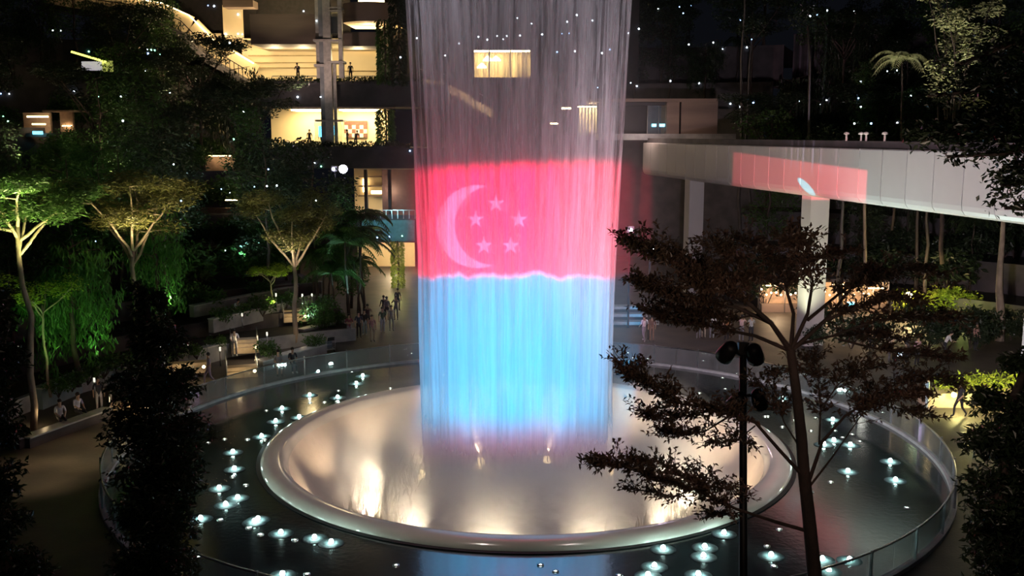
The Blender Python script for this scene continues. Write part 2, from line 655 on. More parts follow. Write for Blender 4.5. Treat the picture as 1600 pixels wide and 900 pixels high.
# ------------------------------------------------------------------ waterfall and mist
def water_mat(name, dens, seed):
    m = bpy.data.materials.new(name)
    m.use_nodes = True
    nt = m.node_tree
    N = NT(nt)
    nt.nodes.remove(nt.nodes['Principled BSDF'])
    out = nt.nodes['Material Output']
    tc = nt.nodes.new('ShaderNodeTexCoord')

    def streak(sc, zs, off):
        mp = nt.nodes.new('ShaderNodeMapping')
        mp.inputs['Location'].default_value = (off + seed, off, off * 0.37)
        mp.inputs['Scale'].default_value = (sc, sc, zs)
        nt.links.new(tc.outputs['Object'], mp.inputs[0])
        n = nt.nodes.new('ShaderNodeTexNoise')
        n.inputs['Scale'].default_value = 1.0
        n.inputs['Detail'].default_value = 3.0
        n.inputs['Roughness'].default_value = 0.6
        nt.links.new(mp.outputs[0], n.inputs[0])
        return n.outputs[0]
    a = streak(4.5, 0.09, 3.1)
    b = streak(14.0, 0.35, 9.7)
    c = streak(1.1, 0.03, 17.0)
    s = N.m('ADD', N.m('MULTIPLY', a, 0.5), N.m('ADD', N.m('MULTIPLY', b, 0.25), N.m('MULTIPLY', c, 0.45)))
    f = N.sm(s, 0.50, 0.76)
    sep = nt.nodes.new('ShaderNodeSeparateXYZ')
    nt.links.new(tc.outputs['Object'], sep.inputs[0])
    low = N.m('SUBTRACT', 1.0, N.sm(sep.outputs[2], 3.0, 16.0))       # the fall breaks up into spray as it drops
    f = N.m('MULTIPLY', f, dens)
    low = N.m('MULTIPLY', low, 0.5)
    f = N.m('ADD', N.m('MULTIPLY', f, N.m('SUBTRACT', 1.0, low)), N.m('MULTIPLY', low, 0.95 * dens))
    f = N.m('MULTIPLY', f, N.sm(sep.outputs[2], -0.8, 2.4))           # and dissolves into mist above the pool
    tr = nt.nodes.new('ShaderNodeBsdfTransparent')
    df = nt.nodes.new('ShaderNodeBsdfDiffuse')
    df.inputs[0].default_value = (0.92, 0.93, 0.95, 1)
    tl = nt.nodes.new('ShaderNodeBsdfTranslucent')
    tl.inputs[0].default_value = (0.92, 0.93, 0.95, 1)
    mx = nt.nodes.new('ShaderNodeMixShader')
    mx.inputs[0].default_value = 0.35
    nt.links.new(df.outputs[0], mx.inputs[1])
    nt.links.new(tl.outputs[0], mx.inputs[2])
    m2 = nt.nodes.new('ShaderNodeMixShader')
    nt.links.new(f, m2.inputs[0])
    nt.links.new(tr.outputs[0], m2.inputs[1])
    nt.links.new(mx.outputs[0], m2.inputs[2])
    nt.links.new(m2.outputs[0], out.inputs[0])
    return m


WC = (-0.30, 0.0)
wf = thing('waterfall', 'tall ring shaped waterfall lit red above and blue below falling into the basin', 'waterfall', (WC[0], WC[1], 0))


def curtain(name, r0, seed, dens):
    NA, NZ = 220, 44
    vs, fs = [], []
    for j in range(NZ + 1):
        z = -2.9 + 36.0 * (j / NZ) ** 1.1
        flare = 1.0 + 0.010 * max(0, z - 8)
        for k in range(NA):
            a = 2 * PI * k / NA
            n = mnoise.noise((math.cos(a) * 3.1 + seed, math.sin(a) * 3.1, z * 0.05)) * 0.28
            n += mnoise.noise((math.cos(a) * 11 + seed, math.sin(a) * 11, z * 0.12)) * 0.12
            r = r0 * flare + n
            vs.append((r * math.cos(a), r * math.sin(a), z))
    for j in range(NZ):
        for k in range(NA):
            k2 = (k + 1) % NA
            fs.append((j * NA + k, j * NA + k2, (j + 1) * NA + k2, (j + 1) * NA + k))
    mb = MB()
    mb.add(vs, fs)
    return mb.build(name, water_mat(name + '_water', dens, seed), wf, True)


curtain('outer_curtain', 4.0, 1.3, 0.62)
curtain('inner_curtain', 3.55, 6.1, 0.5)


def volume_mat(name, dens, R_, z0, z1, zf0, zf1, inner=0.45, col=(0.95, 0.95, 0.97)):
    """scattering spray that thins out towards radius R_ and towards z0 / z1"""
    m = bpy.data.materials.new(name)
    m.use_nodes = True
    nt = m.node_tree
    N = NT(nt)
    nt.nodes.remove(nt.nodes['Principled BSDF'])
    tc = nt.nodes.new('ShaderNodeTexCoord')
    sep = nt.nodes.new('ShaderNodeSeparateXYZ')
    nt.links.new(tc.outputs['Object'], sep.inputs[0])
    r2 = N.m('ADD', N.m('MULTIPLY', sep.outputs[0], sep.outputs[0]), N.m('MULTIPLY', sep.outputs[1], sep.outputs[1]))
    f = N.m('SUBTRACT', 1.0, N.sm(N.m('SQRT', r2), R_ * inner, R_))
    f = N.m('MULTIPLY', f, N.sm(sep.outputs[2], z0, zf0))
    f = N.m('MULTIPLY', f, N.m('SUBTRACT', 1.0, N.sm(sep.outputs[2], zf1, z1)))
    v = nt.nodes.new('ShaderNodeVolumeScatter')
    v.inputs['Color'].default_value = (*col, 1)
    nt.links.new(N.m('MULTIPLY', f, dens), v.inputs['Density'])
    v.inputs['Anisotropy'].default_value = 0.15
    nt.links.new(v.outputs[0], nt.nodes['Material Output'].inputs['Volume'])
    return m


SC.cycles.volume_step_rate = 2.0
SC.cycles.volume_max_steps = 40
ms = MB()
ms.lathe([(0.01, -2.5), (7.0, -2.5), (8.4, -1.2), (9.2, -0.1), (9.0, 0.8), (7.4, 2.4), (5.0, 3.1), (0.01, 3.2)], 48)
tag(ms.build('basin_mist', volume_mat('basin_mist_volume', 0.27, 8.9, -2.6, 3.0, -2.3, -1.2, 0.6), None), 'pale mist hanging low over the fountain basin', 'mist', kind='stuff')
hz = MB()
hz.lathe([(0.01, 2.0), (7.4, 2.0), (7.4, 16), (6.0, 20), (0.01, 20.5)], 40)
o = hz.build('spray_haze', volume_mat('spray_haze_volume', 0.024, 7.2, 2.0, 20.0, 4.5, 10.0), None)
o.location = (WC[0], WC[1], 0)
tag(o, 'thin spray drifting around the falling water', 'mist', kind='stuff')

# roof floodlights washing the fall, and added fill spots brightening the basin lip
for k in range(8):
    a = 2 * PI * (k + 0.5) / 8
    sa, ca = math.sin(a), math.cos(a)
    lamp('roof_floodlight', 'SPOT', (9 * sa, 9 * ca, 31.0), (0.90, 0.84, 1.0), 13000.0 if sa < -.5 else 6500.0, target=(4.3 * sa, 4.3 * ca, 20.0), size=0.25, spot=17, blend=0.6)
    lamp('lip_fill_spot', 'SPOT', (17 * sa, 17 * ca, 27.0), (1.0, 0.89, 0.78), 5400.0, target=(9.6 * sa, 9.6 * ca, 0), size=0.25, spot=20, blend=0.7)

# ------------------------------------------------------------------ buildings
def fbox(mb, x0, x1, y0, y1, Z, depth):
    """box whose front face spans these picture extents on the vertical plane Z metres ahead, running back by depth"""
    a, b = P(x0, y1, Z), P(x1, y0, Z)
    a2, b2 = P((x0 + x1) / 2, y1, Z), P((x0 + x1) / 2, y0, Z)
    mb.box(((a.x + b.x) / 2, a.y + depth / 2, (a2.z + b2.z) / 2), (abs(b.x - a.x), depth, abs(b2.z - a2.z)))
    return mb


def fpart(name, m, parent, rects, smooth=False):
    o = None
    for r in rects:
        mb = MB()
        fbox(mb, *r)
        o = mb.build(name, m, parent)
    return o


mall = thing('mall_building', 'tiered mall building with brown fascias and bright cream galleries behind the waterfall', 'building', (0, 54.5, 0))
mall.location = (0, 0, 0)
fpart('fascia', M_DARKC, mall, [(385, 700, 131, 167, 94, 9), (430, 700, 231, 263, 92, 8), (556, 700, 342, 379, 90, 3)])
fpart('fascia', M_BROWN, mall, [(392, 503, 22, 69, 95, 5), (531, 592, 50, 72, 96, 4)])
fpart('light_strip', mat('pale_edge', (0.6, 0.45, 0.4)), mall, [(440, 618, 167, 169, 93.8, 0.2)])
fpart('wall', M_CREAM, mall, [(380, 600, 60, 130, 106, 0.3), (425, 605, 165, 232, 101, 0.3), (555, 598, 262, 345, 97, 0.3), (560, 648, 376, 428, 98, 0.3)])
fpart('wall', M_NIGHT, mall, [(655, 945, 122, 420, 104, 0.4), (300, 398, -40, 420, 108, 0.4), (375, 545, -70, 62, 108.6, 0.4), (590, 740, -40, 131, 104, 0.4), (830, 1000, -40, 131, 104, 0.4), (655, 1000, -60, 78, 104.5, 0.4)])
fpart('ceiling_slab', M_CREAM, mall, [(385, 600, 63, 68, 96.5, 9), (430, 600, 168.5, 170, 95, 7), (556, 650, 263, 265, 93, 5)])
fpart('wall_rail', mat('tan_rail', (0.45, 0.33, 0.16)), mall, [(388, 503, 86, 87.5, 105.7, 0.2), (388, 503, 97, 98, 105.7, 0.2), (388, 503, 105, 106, 105.7, 0.2), (531, 590, 110, 111, 105.7, 0.2)])
for r in [(400, 495, 68.3, 69.3, 98, 2.0), (400, 495, 66.5, 67.5, 102, 2.5), (535, 588, 68.3, 69.3, 98, 2.0), (535, 588, 66.5, 67.5, 102, 2.5), (455, 500, 171, 173, 97, 3), (530, 590, 171, 173, 97, 3)]:
    o = MB()
    fbox(o, *r)
    o.build('ceiling_light', G_CEIL, mall)
# slots in the soffit
for x in (420, 450, 480, 542, 572):
    fpart('soffit_slot', M_BLACK, mall, [(x, x + 5, 69.6, 70.4, 96.6, 0.5)])
for px, py, Z, w in ((430, 90, 100, 650), (475, 90, 100, 650), (560, 90, 100, 650), (470, 190, 98, 160), (560, 190, 98, 200), (575, 45, 99, 150)):
    lamp('gallery_light', 'POINT', P(px, py, Z), (1.0, .80, .45), w, size=.4)
lamp('facade_fill', 'SPOT', P(470, 150, 84), (1.0, .72, .62), 1500, target=P(470, 50, 95), size=.3, spot=75, blend=.8)  # added spot standing in for light reflected onto the brown fascia
# upper oval balcony with its pale soffit
ov = MB()
cb, ct, cs = P(575, 34, 96), P(575, 4, 96), P(575, 52, 96)
wR = (P(618, 20, 96).x - P(533, 20, 96).x) / 2
prof = []
NQ = 24
vs, fs = [], []
for k in range(NQ + 1):
    a = PI + PI * k / NQ
    x, y = cb.x + wR * math.cos(a), cb.y + 1.5 + 2.2 * math.sin(a)
    vs += [(x, y, cb.z), (x, y, ct.z)]
for k in range(NQ):
    fs.append((2 * k, 2 * k + 2, 2 * k + 3, 2 * k + 1))
ov.add(vs, fs)
ov.build('oval_balcony', M_BROWN, mall, True)
sf = MB()
vs = [(cb.x + wR * math.cos(PI + PI * k / NQ), cb.y + 1.5 + 2.2 * math.sin(PI + PI * k / NQ), cb.z + 0.02) for k in range(NQ + 1)]
vs += [(cb.x + wR, cb.y + 9, cs.z + 1.3), (cb.x - wR, cb.y + 9, cs.z + 1.3)]
sf.add(vs, [tuple(range(len(vs)))])
sf.build('soffit', M_CREAM, mall)
fpart('ceiling_light', G_WARM, mall, [(560, 600, 0.5, 2.5, 97, 0.3)])
# checker wall in the lower gallery
ck = thing('checker_tmp', None, None)
ckm = [mat('checker_brown', (0.16, 0.07, 0.05)), mat('checker_white', (0.75, 0.55, 0.45))]
bpy.data.objects.remove(ck)
for i in range(6):
    for j in range(4):
        mb = MB()
        fbox(mb, 538 + i * 6, 543.7 + i * 6, 189 + j * 6.5, 195.2 + j * 6.5, 100.7, 0.15)
        mb.build('wall_tile', ckm[(i + j) % 2 if j else 0], mall)
fpart('column', M_DARKC, mall, [(570, 573, 265, 342, 93, 0.6), (607, 610, 265, 342, 93, 0.6)])
fpart('wall', mat('plum_wall', (.09, .05, .06), (.06, .035, .045)), mall, [(598, 650, 262, 345, 95.5, .3)])
fpart('planter_trough', M_DARKC, mall, [(560, 648, 336, 343, 90.2, .6)])
fpart('top_rail', M_STEEL, mall, [(558, 648, 328, 329, 90.1, .08)])
fpart('baluster', M_STEEL, mall, [(558 + 9 * k, 558.7 + 9 * k, 329, 343, 90.1, .06) for k in range(11)])
fpart('lit_niche', G_WARM, mall, [(567, 573, 280, 300, 96.7, .1), (580, 596, 298, 303, 95.6, .2)])
fpart('shop_shelf', M_BROWN, mall, [(560, 597, 290, 292, 96.5, .4), (560, 597, 305, 307, 96.5, .4), (560, 597, 275, 277, 96.5, .4)])
fpart('wall', mat('teal_wall', (0.10, 0.22, 0.23), (0.06, 0.15, 0.16)), mall, [(566, 648, 344, 377, 89.9, 0.1)])
lamp('gallery_light', 'POINT', P(610, 300, 94.5), (1, 0.72, 0.42), 170, size=0.3)
lamp('corridor_light', 'POINT', P(615, 388, 94), (1, 0.74, 0.40), 900, size=0.4)
lamp('terrace_teal_light', 'SPOT', P(600, 330, 86), (0.35, 0.9, 1.0), 500, target=P(610, 362, 90), size=0.2, spot=80)
# pieces seen through the fall: a lit cafe window and the curved stair
fpart('wall', M_CREAM, mall, [(735, 832, 76, 121, 107, 0.3)])
fpart('ceiling_light', G_CEIL, mall, [(740, 828, 78, 80, 105, 1.0)])
fpart('window_frame', M_DARKC, mall, [(731, 736, 76, 122, 103.8, 0.3), (829, 834, 76, 122, 103.8, 0.3), (764, 765.5, 78, 120, 103.9, 0.2), (797, 798.5, 78, 120, 103.9, 0.2)])
for x in (762, 775, 753):
    mb = MB()
    c = P(x, 95 if x > 760 else 106, 105)
    mb.lathe([(0.02, 0.5), (0.12, 0.45), (0.5, 0.1), (0.55, 0.0), (0.5, 0.0)], 14)
    mb.build('pendant_shade', G_WARM, mall, True).location = c
fpart('slatted_screen', mat('white_slats', (0.8, 0.7, 0.5)), mall, [(905 + i * 5, 908.6 + i * 5, 168, 208, 100, 0.2) for i in range(6)])
fpart('ceiling_light', G_CEIL, mall, [(878, 892, 168, 170.5, 100, 0.6), (903, 935, 166, 167.5, 99.3, 0.4), (860, 872, 192, 194, 100, .3)])
lamp('screen_light', 'POINT', P(920, 180, 97.5), (1, 0.78, 0.45), 330, size=0.2)
# sloped stair behind the fall
stair = thing('curved_stair', 'pale stair ramp descending behind the falling water', 'stair', (0, 0, 0))
pts = [(655, 122), (690, 128), (720, 142), (745, 158), (770, 172)]
for i in range(len(pts) - 1):
    for k in range(4):
        x0 = pts[i][0] + (pts[i + 1][0] - pts[i][0]) * k / 4
        x1 = pts[i][0] + (pts[i + 1][0] - pts[i][0]) * (k + 1) / 4
        y0 = pts[i][1] + (pts[i + 1][1] - pts[i][1]) * (k + .5) / 4
        mb = MB()
        fbox(mb, x0, x1 + 0.4, y0, y0 + 13, 97, 2.0)
        mb.build('step', M_CREAM, stair)
mb = MB()
for i in range(len(pts) - 1):
    mb.tube([P(pts[i][0], pts[i][1] - 14, 97), P(pts[i + 1][0], pts[i + 1][1] - 14, 97)], 0.05, 6)
for x, y in pts:
    mb.tube([P(x, y - 14, 97), P(x, y, 97)], 0.04, 5)
mb.build('handrail', M_STEEL, stair)
lamp('stair_light', 'POINT', P(735, 132, 94), (1, 0.7, 0.5), 420, size=0.2)

# glass lift with steel frame
lift = thing('glass_lift', 'glass lift tower with grey steel frame in front of the cream gallery', 'lift', (0, 0, 0))
fpart('frame_post', M_CONC, lift, [(503, 509, -30, 228, 92.5, 0.5)])
fpart('frame_post', mat('pale_lift_steel', (0.55, 0.50, 0.45), None, 0.5), lift, [(509.5, 514, -30, 228, 92.3, 0.5), (530, 532.5, -30, 122, 92.3, 0.4), (495, 497, -30, 122, 93, 0.3), (535, 537, 100, 122, 92.2, 0.4), (523, 524.5, 98, 228, 92.8, 0.3)])
fpart('frame_beam', mat('pale_lift_steel', (0.5, 0.5, 0.5)), lift, [(512, 533, 10.5, 13, 92.2, 1.6), (512, 533, 15.5, 17.5, 92.2, 1.6), (489, 532, 61, 64.5, 92.1, 1.8), (490, 506, 100, 104, 92.2, 1.0), (512, 537, 95, 98.5, 92.1, 1.6), (492, 536, 187, 190, 92.1, 1.6)])
fpart('lift_cab', M_PANE, lift, [(515, 529, 19, 60, 92.6, 1.2)])
fpart('lift_cab', mat('dark_lift_car', (0.10, 0.10, 0.10)), lift, [(517, 527, 26, 52, 93.2, 0.6)])
fpart('glass_door', M_PANE, lift, [(515, 534, 191, 228, 92.5, 0.1), (492, 502, 191, 228, 92.5, 0.1)])
fpart('call_panel', G_CYAN, lift, [(515, 523, 196, 211, 94, 0.1), (498, 502, 197, 214, 94, .1)])

# concrete pavilion at the end of the bridge
pav = thing('lift_lobby', 'brown concrete lobby with dark opening and glass doors beside the bridge', 'building', (0, 0, 0))
fpart('roof', M_BROWN, pav, [(925, 1120, 154, 159, 93, 8)])
fpart('lintel', M_BLACK, pav, [(945, 1040, 159.5, 164.5, 93.2, 1)])
fpart('wall', M_BROWN, pav, [(1041, 1062, 159, 212, 93.5, 6), (1063.5, 1122, 155, 212, 93.5, 6)])
fpart('wall', M_BLACK, pav, [(955, 1013, 160, 212, 98, 0.3)])
fpart('wall', M_CONC, pav, [(932, 957, 160, 212, 96, 0.3)])
fpart('glass_door', M_PANE, pav, [(1012, 1029, 166, 209, 94, 0.1), (1029.6, 1040, 166, 209, 94, 0.1)])
fpart('door_frame', M_CONC, pav, [(1011, 1012.5, 165, 209, 93.9, 0.2), (1028.7, 1029.9, 165, 209, 93.9, 0.2)])
fpart('wall', mat('door_grey', (0.25, 0.27, 0.33)), pav, [(1011, 1041, 162, 212, 97, 0.2)])
fpart('lit_sign', G_CYAN, pav, [(1018.5, 1025.5, 193.5, 198, 93.8, 0.05), (1030.5, 1039, 193.5, 198, 93.8, 0.05)])
fpart('plinth', M_CONC, pav, [(935, 1150, 209, 219, 92.8, 4)])
lamp('lobby_light', 'POINT', P(1000, 200, 90.5), (1.0, 0.72, 0.62), 260, size=0.2)
lamp('lobby_light', 'POINT', P(1080, 195, 89.5), (1.0, 0.66, 0.5), 110, size=0.2)

# warm lit stair and gallery up in the trees
upst = thing('hillside_stair', 'warmly lit stair and walkway climbing behind the trees with railing', 'stair', (0, 0, 0))
up_pts = [(62, 3), (110, 12), (160, 20), (205, 26), (248, 33), (290, 52), (330, 92), (352, 104), (372, 116), (392, 128)]
for i in range(len(up_pts) - 1):
    (x0, y0), (x1, y1) = up_pts[i], up_pts[i + 1]
    a, b = P(x0, y0, 104), P(x1, y1, 104)
    mb = MB()
    mb.bar(a + Vector((0, 0, -0.3)), b + Vector((0, 0, -0.3)), 3.0, 0.5)
    mb.build('walkway', M_DARKC, upst)
    mb = MB()
    mb.bar(a + Vector((0, 1.6, 0.7)), b + Vector((0, 1.6, 0.7)), 0.2, 2.4)
    mb.build('wall', M_CREAM, upst)
    mb = MB()
    mb.tube([a + Vector((0, -1.4, 1.1)), b + Vector((0, -1.4, 1.1))], 0.05, 6)
    for t in (0.0, 0.33, 0.66):
        p = a.lerp(b, t) + Vector((0, -1.4, 0))
        mb.tube([p, p + Vector((0, 0, 1.1))], 0.04, 5)
    mb.build('railing', M_BLACK, upst)
    mb = MB()
    mb.bar(a + Vector((0, 1.35, 1.95)), b + Vector((0, 1.35, 1.95)), 0.12, 0.08)
    mb.build('light_strip', G_WARM, upst)
fpart('wall', M_CREAM, upst, [(350, 378, 8, 72, 106, .3), (270, 345, 52, 88, 106.5, .3)])
fpart('wall', M_BROWN, upst, [(348, 395, 0, 11, 103, 2)])
lamp('stair_light', 'POINT', P(335, 70, 101), (1, .72, .4), 900, size=.3)
kio = thing('hillside_kiosk', 'small warm lit kiosk with flat canopy among the dark trees', 'kiosk', (0, 0, 0))
fpart('canopy', mat('peach_wall', (0.55, 0.36, 0.26)), kio, [(66, 115, 172, 174.5, 84, 3)])
fpart('wall', mat('peach_wall', (0.55, 0.36, 0.26)), kio, [(95, 113, 175, 206, 86, 0.3), (38, 78, 176, 208, 87, .3)])
fpart('ceiling_light', G_WARM, kio, [(42, 74, 181, 183.5, 85.5, .2), (50, 70, 193, 195, 85.5, .2), (97, 112, 196, 197.5, 85.8, .1)])
fpart('lit_screen', G_CYAN, kio, [(51, 66, 205, 210, 85, .1)])
fpart('counter', M_BROWN, kio, [(40, 112, 208, 214, 85.5, .6)])
sgn = thing('lit_canopy', 'lime edged canopy with pale lit side panel among trees', 'canopy', (0, 0, 0))
mb = MB()
mb.bar(P(112, 81, 88), P(166, 97, 88), 0.3, 0.16)
mb.build('edge_light', glow('lime_edge_glow', (0.85, 0.9, 0.15), 2.5), sgn)
fpart('side_panel', glow('lime_panel_glow', (0.55, 0.6, 0.12), 0.5), sgn, [(160, 175, 95, 112, 88.1, .2)])
fpart('back_panel', glow('lilac_panel_glow', (0.6, 0.55, 0.75), 0.5), sgn, [(128, 160, 96, 110, 89, .2)])
# small lit openings between the trees in the middle
ter = thing('hillside_gallery', 'low lit gallery openings glimpsed between the middle trees', 'building', (0, 0, 0))
fpart('wall', mat('peach_wall', (0.5, 0.4, 0.3)), ter, [(322, 366, 243, 276, 88, .3), (300, 372, 325, 358, 82, .3), (322, 392, 346, 364, 80, .3)])
fpart('ceiling_light', G_WARM, ter, [(326, 362, 243, 244.2, 87.4, .2), (326, 372, 346, 347, 79.7, .2), (366, 392, 357, 359, 79, .2), (352, 372, 312, 313.5, 82, .2)])

# ------------------------------------------------------------------ bridge
br = thing('sky_bridge', 'long pale panelled bridge with rounded lower edge on tall square columns', 'bridge', (0, 0, 0))
A, B = Vector((11.6, 52.5, 0)), Vector((20.5, 0.3, 0))
d = (B - A).normalized()
inn = Vector((-d.y, d.x, 0))
if inn.x < 0:
    inn = -inn
ZT, ZB = 12.25, 9.25
prof = [(0.06, ZT), (0.0, ZT - 0.06), (0.0, ZB + 0.55), (0.05, ZB + 0.32), (0.18, ZB + 0.14), (0.42, ZB + 0.03), (0.75, ZB), (1.3, ZB), (1.3, ZT)]
L = 2.32
mb = MB()
m_ = len(prof)
vs = []
for s in (0.03, L - 0.03):
    for u_, z in prof:
        vs.append((s, u_, z))
fs = [(k, m_ + k, m_ + (k + 1) % m_, (k + 1) % m_) for k in range(m_)]
fs += [tuple(range(m_)), tuple(range(2 * m_ - 1, m_ - 1, -1))]
mb.add(vs, fs)
panel_me = mb.mesh('bridge_panel', M_BRIDGE)
ang = math.atan2(d.y, d.x)
for k in range(30):
    p = A + d * (L * k)
    o = link('bridge_panel', panel_me, br, (p.x, p.y, 0), ang)
mid = A + d * (L * 15)
# inn is on the +y side of d rotated? keep panels facing the fountain
core = MB()
c0 = A + inn * 2.7
c1 = A + d * (L * 30) + inn * 2.7
core.bar((c0.x, c0.y, (ZT + ZB) / 2 - 0.02), (c1.x, c1.y, (ZT + ZB) / 2 - 0.02), 3.0, ZT - ZB - 0.06)
core.build('deck', M_CONC, br)
par = MB()
c0, c1 = A + inn * 1.0, A + d * (L * 30) + inn * 1.0
par.bar((c0.x, c0.y, ZT + 0.2), (c1.x, c1.y, ZT + 0.2), 1.3, 0.4)
par.build('planter_edge', M_DARKC, br)
for px, w in ((1248, 33), (1065, 20), (1612, 36)):
    iz = 0.01075 + 0.01375 * (px - 1000) / 600.0
    Z = 1.0 / iz
    c = P(px, 400, Z)
    mb = MB()
    q = Vector((c.x, c.y, 0)) + inn * 0.95
    mb.box((q.x, q.y, ZB / 2 + 0.1), (1.22, 1.22, ZB + 0.2), ang)
    mb.build('column', M_BRIDGE, br)
# added pale fill for the bridge, beside the unlit mast heads; then the uplights
lamp('bridge_fill', 'SPOT', P(1190, 620, 15.7), (1.0, 0.82, 0.93), 30000, target=(18.5, 14, 11), size=0.3, spot=62, blend=0.7)
lamp('bridge_uplight', 'SPOT', (15.0, 10.5, 0.3), (0.70, 1.0, 0.92), 5200, target=(19.6, 8, 9.4), size=0.3, spot=110, blend=0.8)
lamp('column_uplight', 'SPOT', P(1225, 536, 58), (0.97, 1.0, 0.66), 2600, target=P(1250, 400, 61), size=0.2, spot=70, blend=0.8)

# mushroom bollards on the bridge edge
for i, (px, py) in enumerate(((1323, 200), (1346, 199), (1354, 199), (1383, 199))):
    iz = 0.01075 + 0.01375 * (px - 1000) / 600.0
    q = P(px, 206, 1 / iz + 1.0)
    t = thing('bollard_lamp', 'small pale mushroom bollard on the bridge edge planter', 'bollard', (q.x, q.y, ZT + 0.4), 0, 'mushroom bollards on the bridge')
    mb = MB()
    mb.lathe([(0.06, 0.0), (0.05, 0.35)], 8)
    mb.build('stem', mat('blush_white', (0.75, 0.6, 0.55)), t, True)
    mb = MB()
    mb.lathe([(0.05, 0.33), (0.16, 0.36), (0.14, 0.45), (0.0, 0.5)], 10)
    mb.build('cap', mat('blush_white', (0.75, 0.6, 0.55)), t, True)


# ------------------------------------------------------------------ projectors
def projector(px, py, Z, label, mast=True, r=0.22, big=True):
    c = P(px, py, Z)
    t = thing('stage_projector', label, 'projector', (c.x, c.y, c.z), 0)
    mb = MB()
    mb.box((0, 0.35, 0), (0.5, 0.7, 0.45))
    mb.build('housing', M_BLACK, t)
    mb = MB()
    mb.lathe([(0.0, 0.0), (r * 0.7, 0.02), (r, 0.1), (r, 0.2)], 14)
    o = mb.build('lens', G_PROJ, t, True)
    o.rotation_euler = (-PI / 2 * -1, 0, 0)
    o.location = (0, -0.12, 0)
    if mast:
        mb = MB()
        mb.tube([(0, 0.35, -0.2), (0, 0.35, -c.z)], 0.07, 8)
        mb.build('mast', M_BLACK, t)
    else:
        mb = MB()
        mb.box((0, 0.35, 0.3), (0.12, 0.12, 0.4))
        mb.box((0, 0.8, 0.45), (0.12, 1.2, 0.12))
        mb.build('bracket', M_BLACK, t)
    return c


pc = projector(537, 264, 82, 'bright projector on a mast above the terrace trees', True, 0.34)
projector(522, 264, 82.4, 'small dim projector beside the bright one above the terrace trees', True, 0.12)
projector(1017, 391, 62, 'violet glowing projector on a mast behind the waterfall under the bridge', True, 0.2)
projector(985, 359, 66, 'small projector on a mast between the waterfall and the bridge', True, 0.11)
lamp('projector_glow', 'POINT', pc + Vector((0.3, -0.7, 0.0)), (0.65, 0.55, 1.0), 130, size=0.2)
lamp('projector_glow', 'POINT', P(1017, 391, 61.2), (0.85, 0.5, 1.0), 90, size=0.2)


def spill_slide(N, u, v):
    # red block and a pale blue sliver thrown past the fall onto the bridge; u, v are tangents in the lamp's own axes
    def at(px, py):
        z_ = 1.0 / (0.01075 + 0.01375 * (px - 1000) / 600.0)
        return slide_uv(P(px, py, z_), src, q)
    a0, a1 = at(1142, 280)[0], at(1356, 280)[0]
    t0, b0 = at(1300, 257)[1], at(1300, 320)[1]
    inx = N.m('MULTIPLY', N.sm(u, a0, a0 + .004), N.m('SUBTRACT', 1.0, N.sm(u, a1 - .003, a1)))
    iny = N.m('MULTIPLY', N.sm(v, b0, b0 + .004), N.m('SUBTRACT', 1.0, N.sm(v, t0 - .004, t0)))
    red = N.m('MULTIPLY', inx, iny)
    cx, cy = at(1260, 293)
    hw, hh = (at(1278, 293)[0] - cx) * .62, (at(1260, 280)[1] - cy) * 1.05
    dx = N.m('DIVIDE', N.m('ADD', N.m('SUBTRACT', u, cx), N.m('MULTIPLY', N.m('SUBTRACT', v, cy), hw * 1.1 / hh)), hw * .75)
    dy = N.m('DIVIDE', N.m('SUBTRACT', v, cy), hh)
    e = N.m('ADD', N.m('MULTIPLY', dx, dx), N.m('MULTIPLY', dy, dy))
    bl = N.m('SUBTRACT', 1.0, N.sm(e, 0.8, 1.1))
    col = N.mix(bl, (1.0, 0.10, 0.13, 1), (0.5, 0.85, 1.0, 1))
    st_ = N.nt.nodes.new('ShaderNodeTexNoise')
    st_.noise_dimensions = '1D'
    st_.inputs['Scale'].default_value = 260.0
    st_.inputs['Detail'].default_value = 3.0
    N.nt.links.new(N.m('ADD', u, 3.0), st_.inputs['W'])
    s0, s1 = at(1185, 250)[0], at(1345, 250)[0]
    band = N.m('MULTIPLY', N.sm(u, s0, s0 + .03), N.m('SUBTRACT', 1.0, N.sm(u, s1 - .06, s1)))
    band = N.m('MULTIPLY', band, N.sm(v, at(1250, 275)[1], at(1250, 250)[1]))
    band = N.m('MULTIPLY', band, N.sm(st_.outputs[0], 0.48, 0.68))
    col = N.mix(N.m('MULTIPLY', band, N.m('SUBTRACT', 1.0, N.m('MULTIPLY', red, 0.6))), col, (0.75, 0.70, 1.0, 1))
    return col, N.m('MAXIMUM', N.m('MULTIPLY', red, 0.6), N.m('MAXIMUM', N.m('MULTIPLY', bl, 1.1), N.m('MULTIPLY', band, 0.3)))


iz = 0.01075 + 0.01375 * (1247 - 1000) / 600.0
tgt = P(1247, 282, 1 / iz)
src = P(1182, 553, 15.6)
q = (tgt - src).to_track_quat('-Z', 'Y')
projector_light('spill_projector_beam', src, q.to_euler(), 300000.0, spill_slide)

# ------------------------------------------------------------------ vegetation
def cloud(mb, rr, c, rad, n, L, W, droop=0.0, flat=0.0):
    c = Vector(c)
    for _ in range(n):
        v = rv(rr)
        while v.length > 1:
            v = rv(rr)
        p = c + Vector((v.x * rad[0], v.y * rad[1], v.z * rad[2]))
        d = rv(rr)
        d.z *= (1 - flat)
        d.z -= droop
        nn = rv(rr, 1 - flat * 0.7) + Vector((0, 0, flat))
        s = rr.uniform(0.6, 1.25)
        mb.leaf(p, d, nn, L * s, W * s)


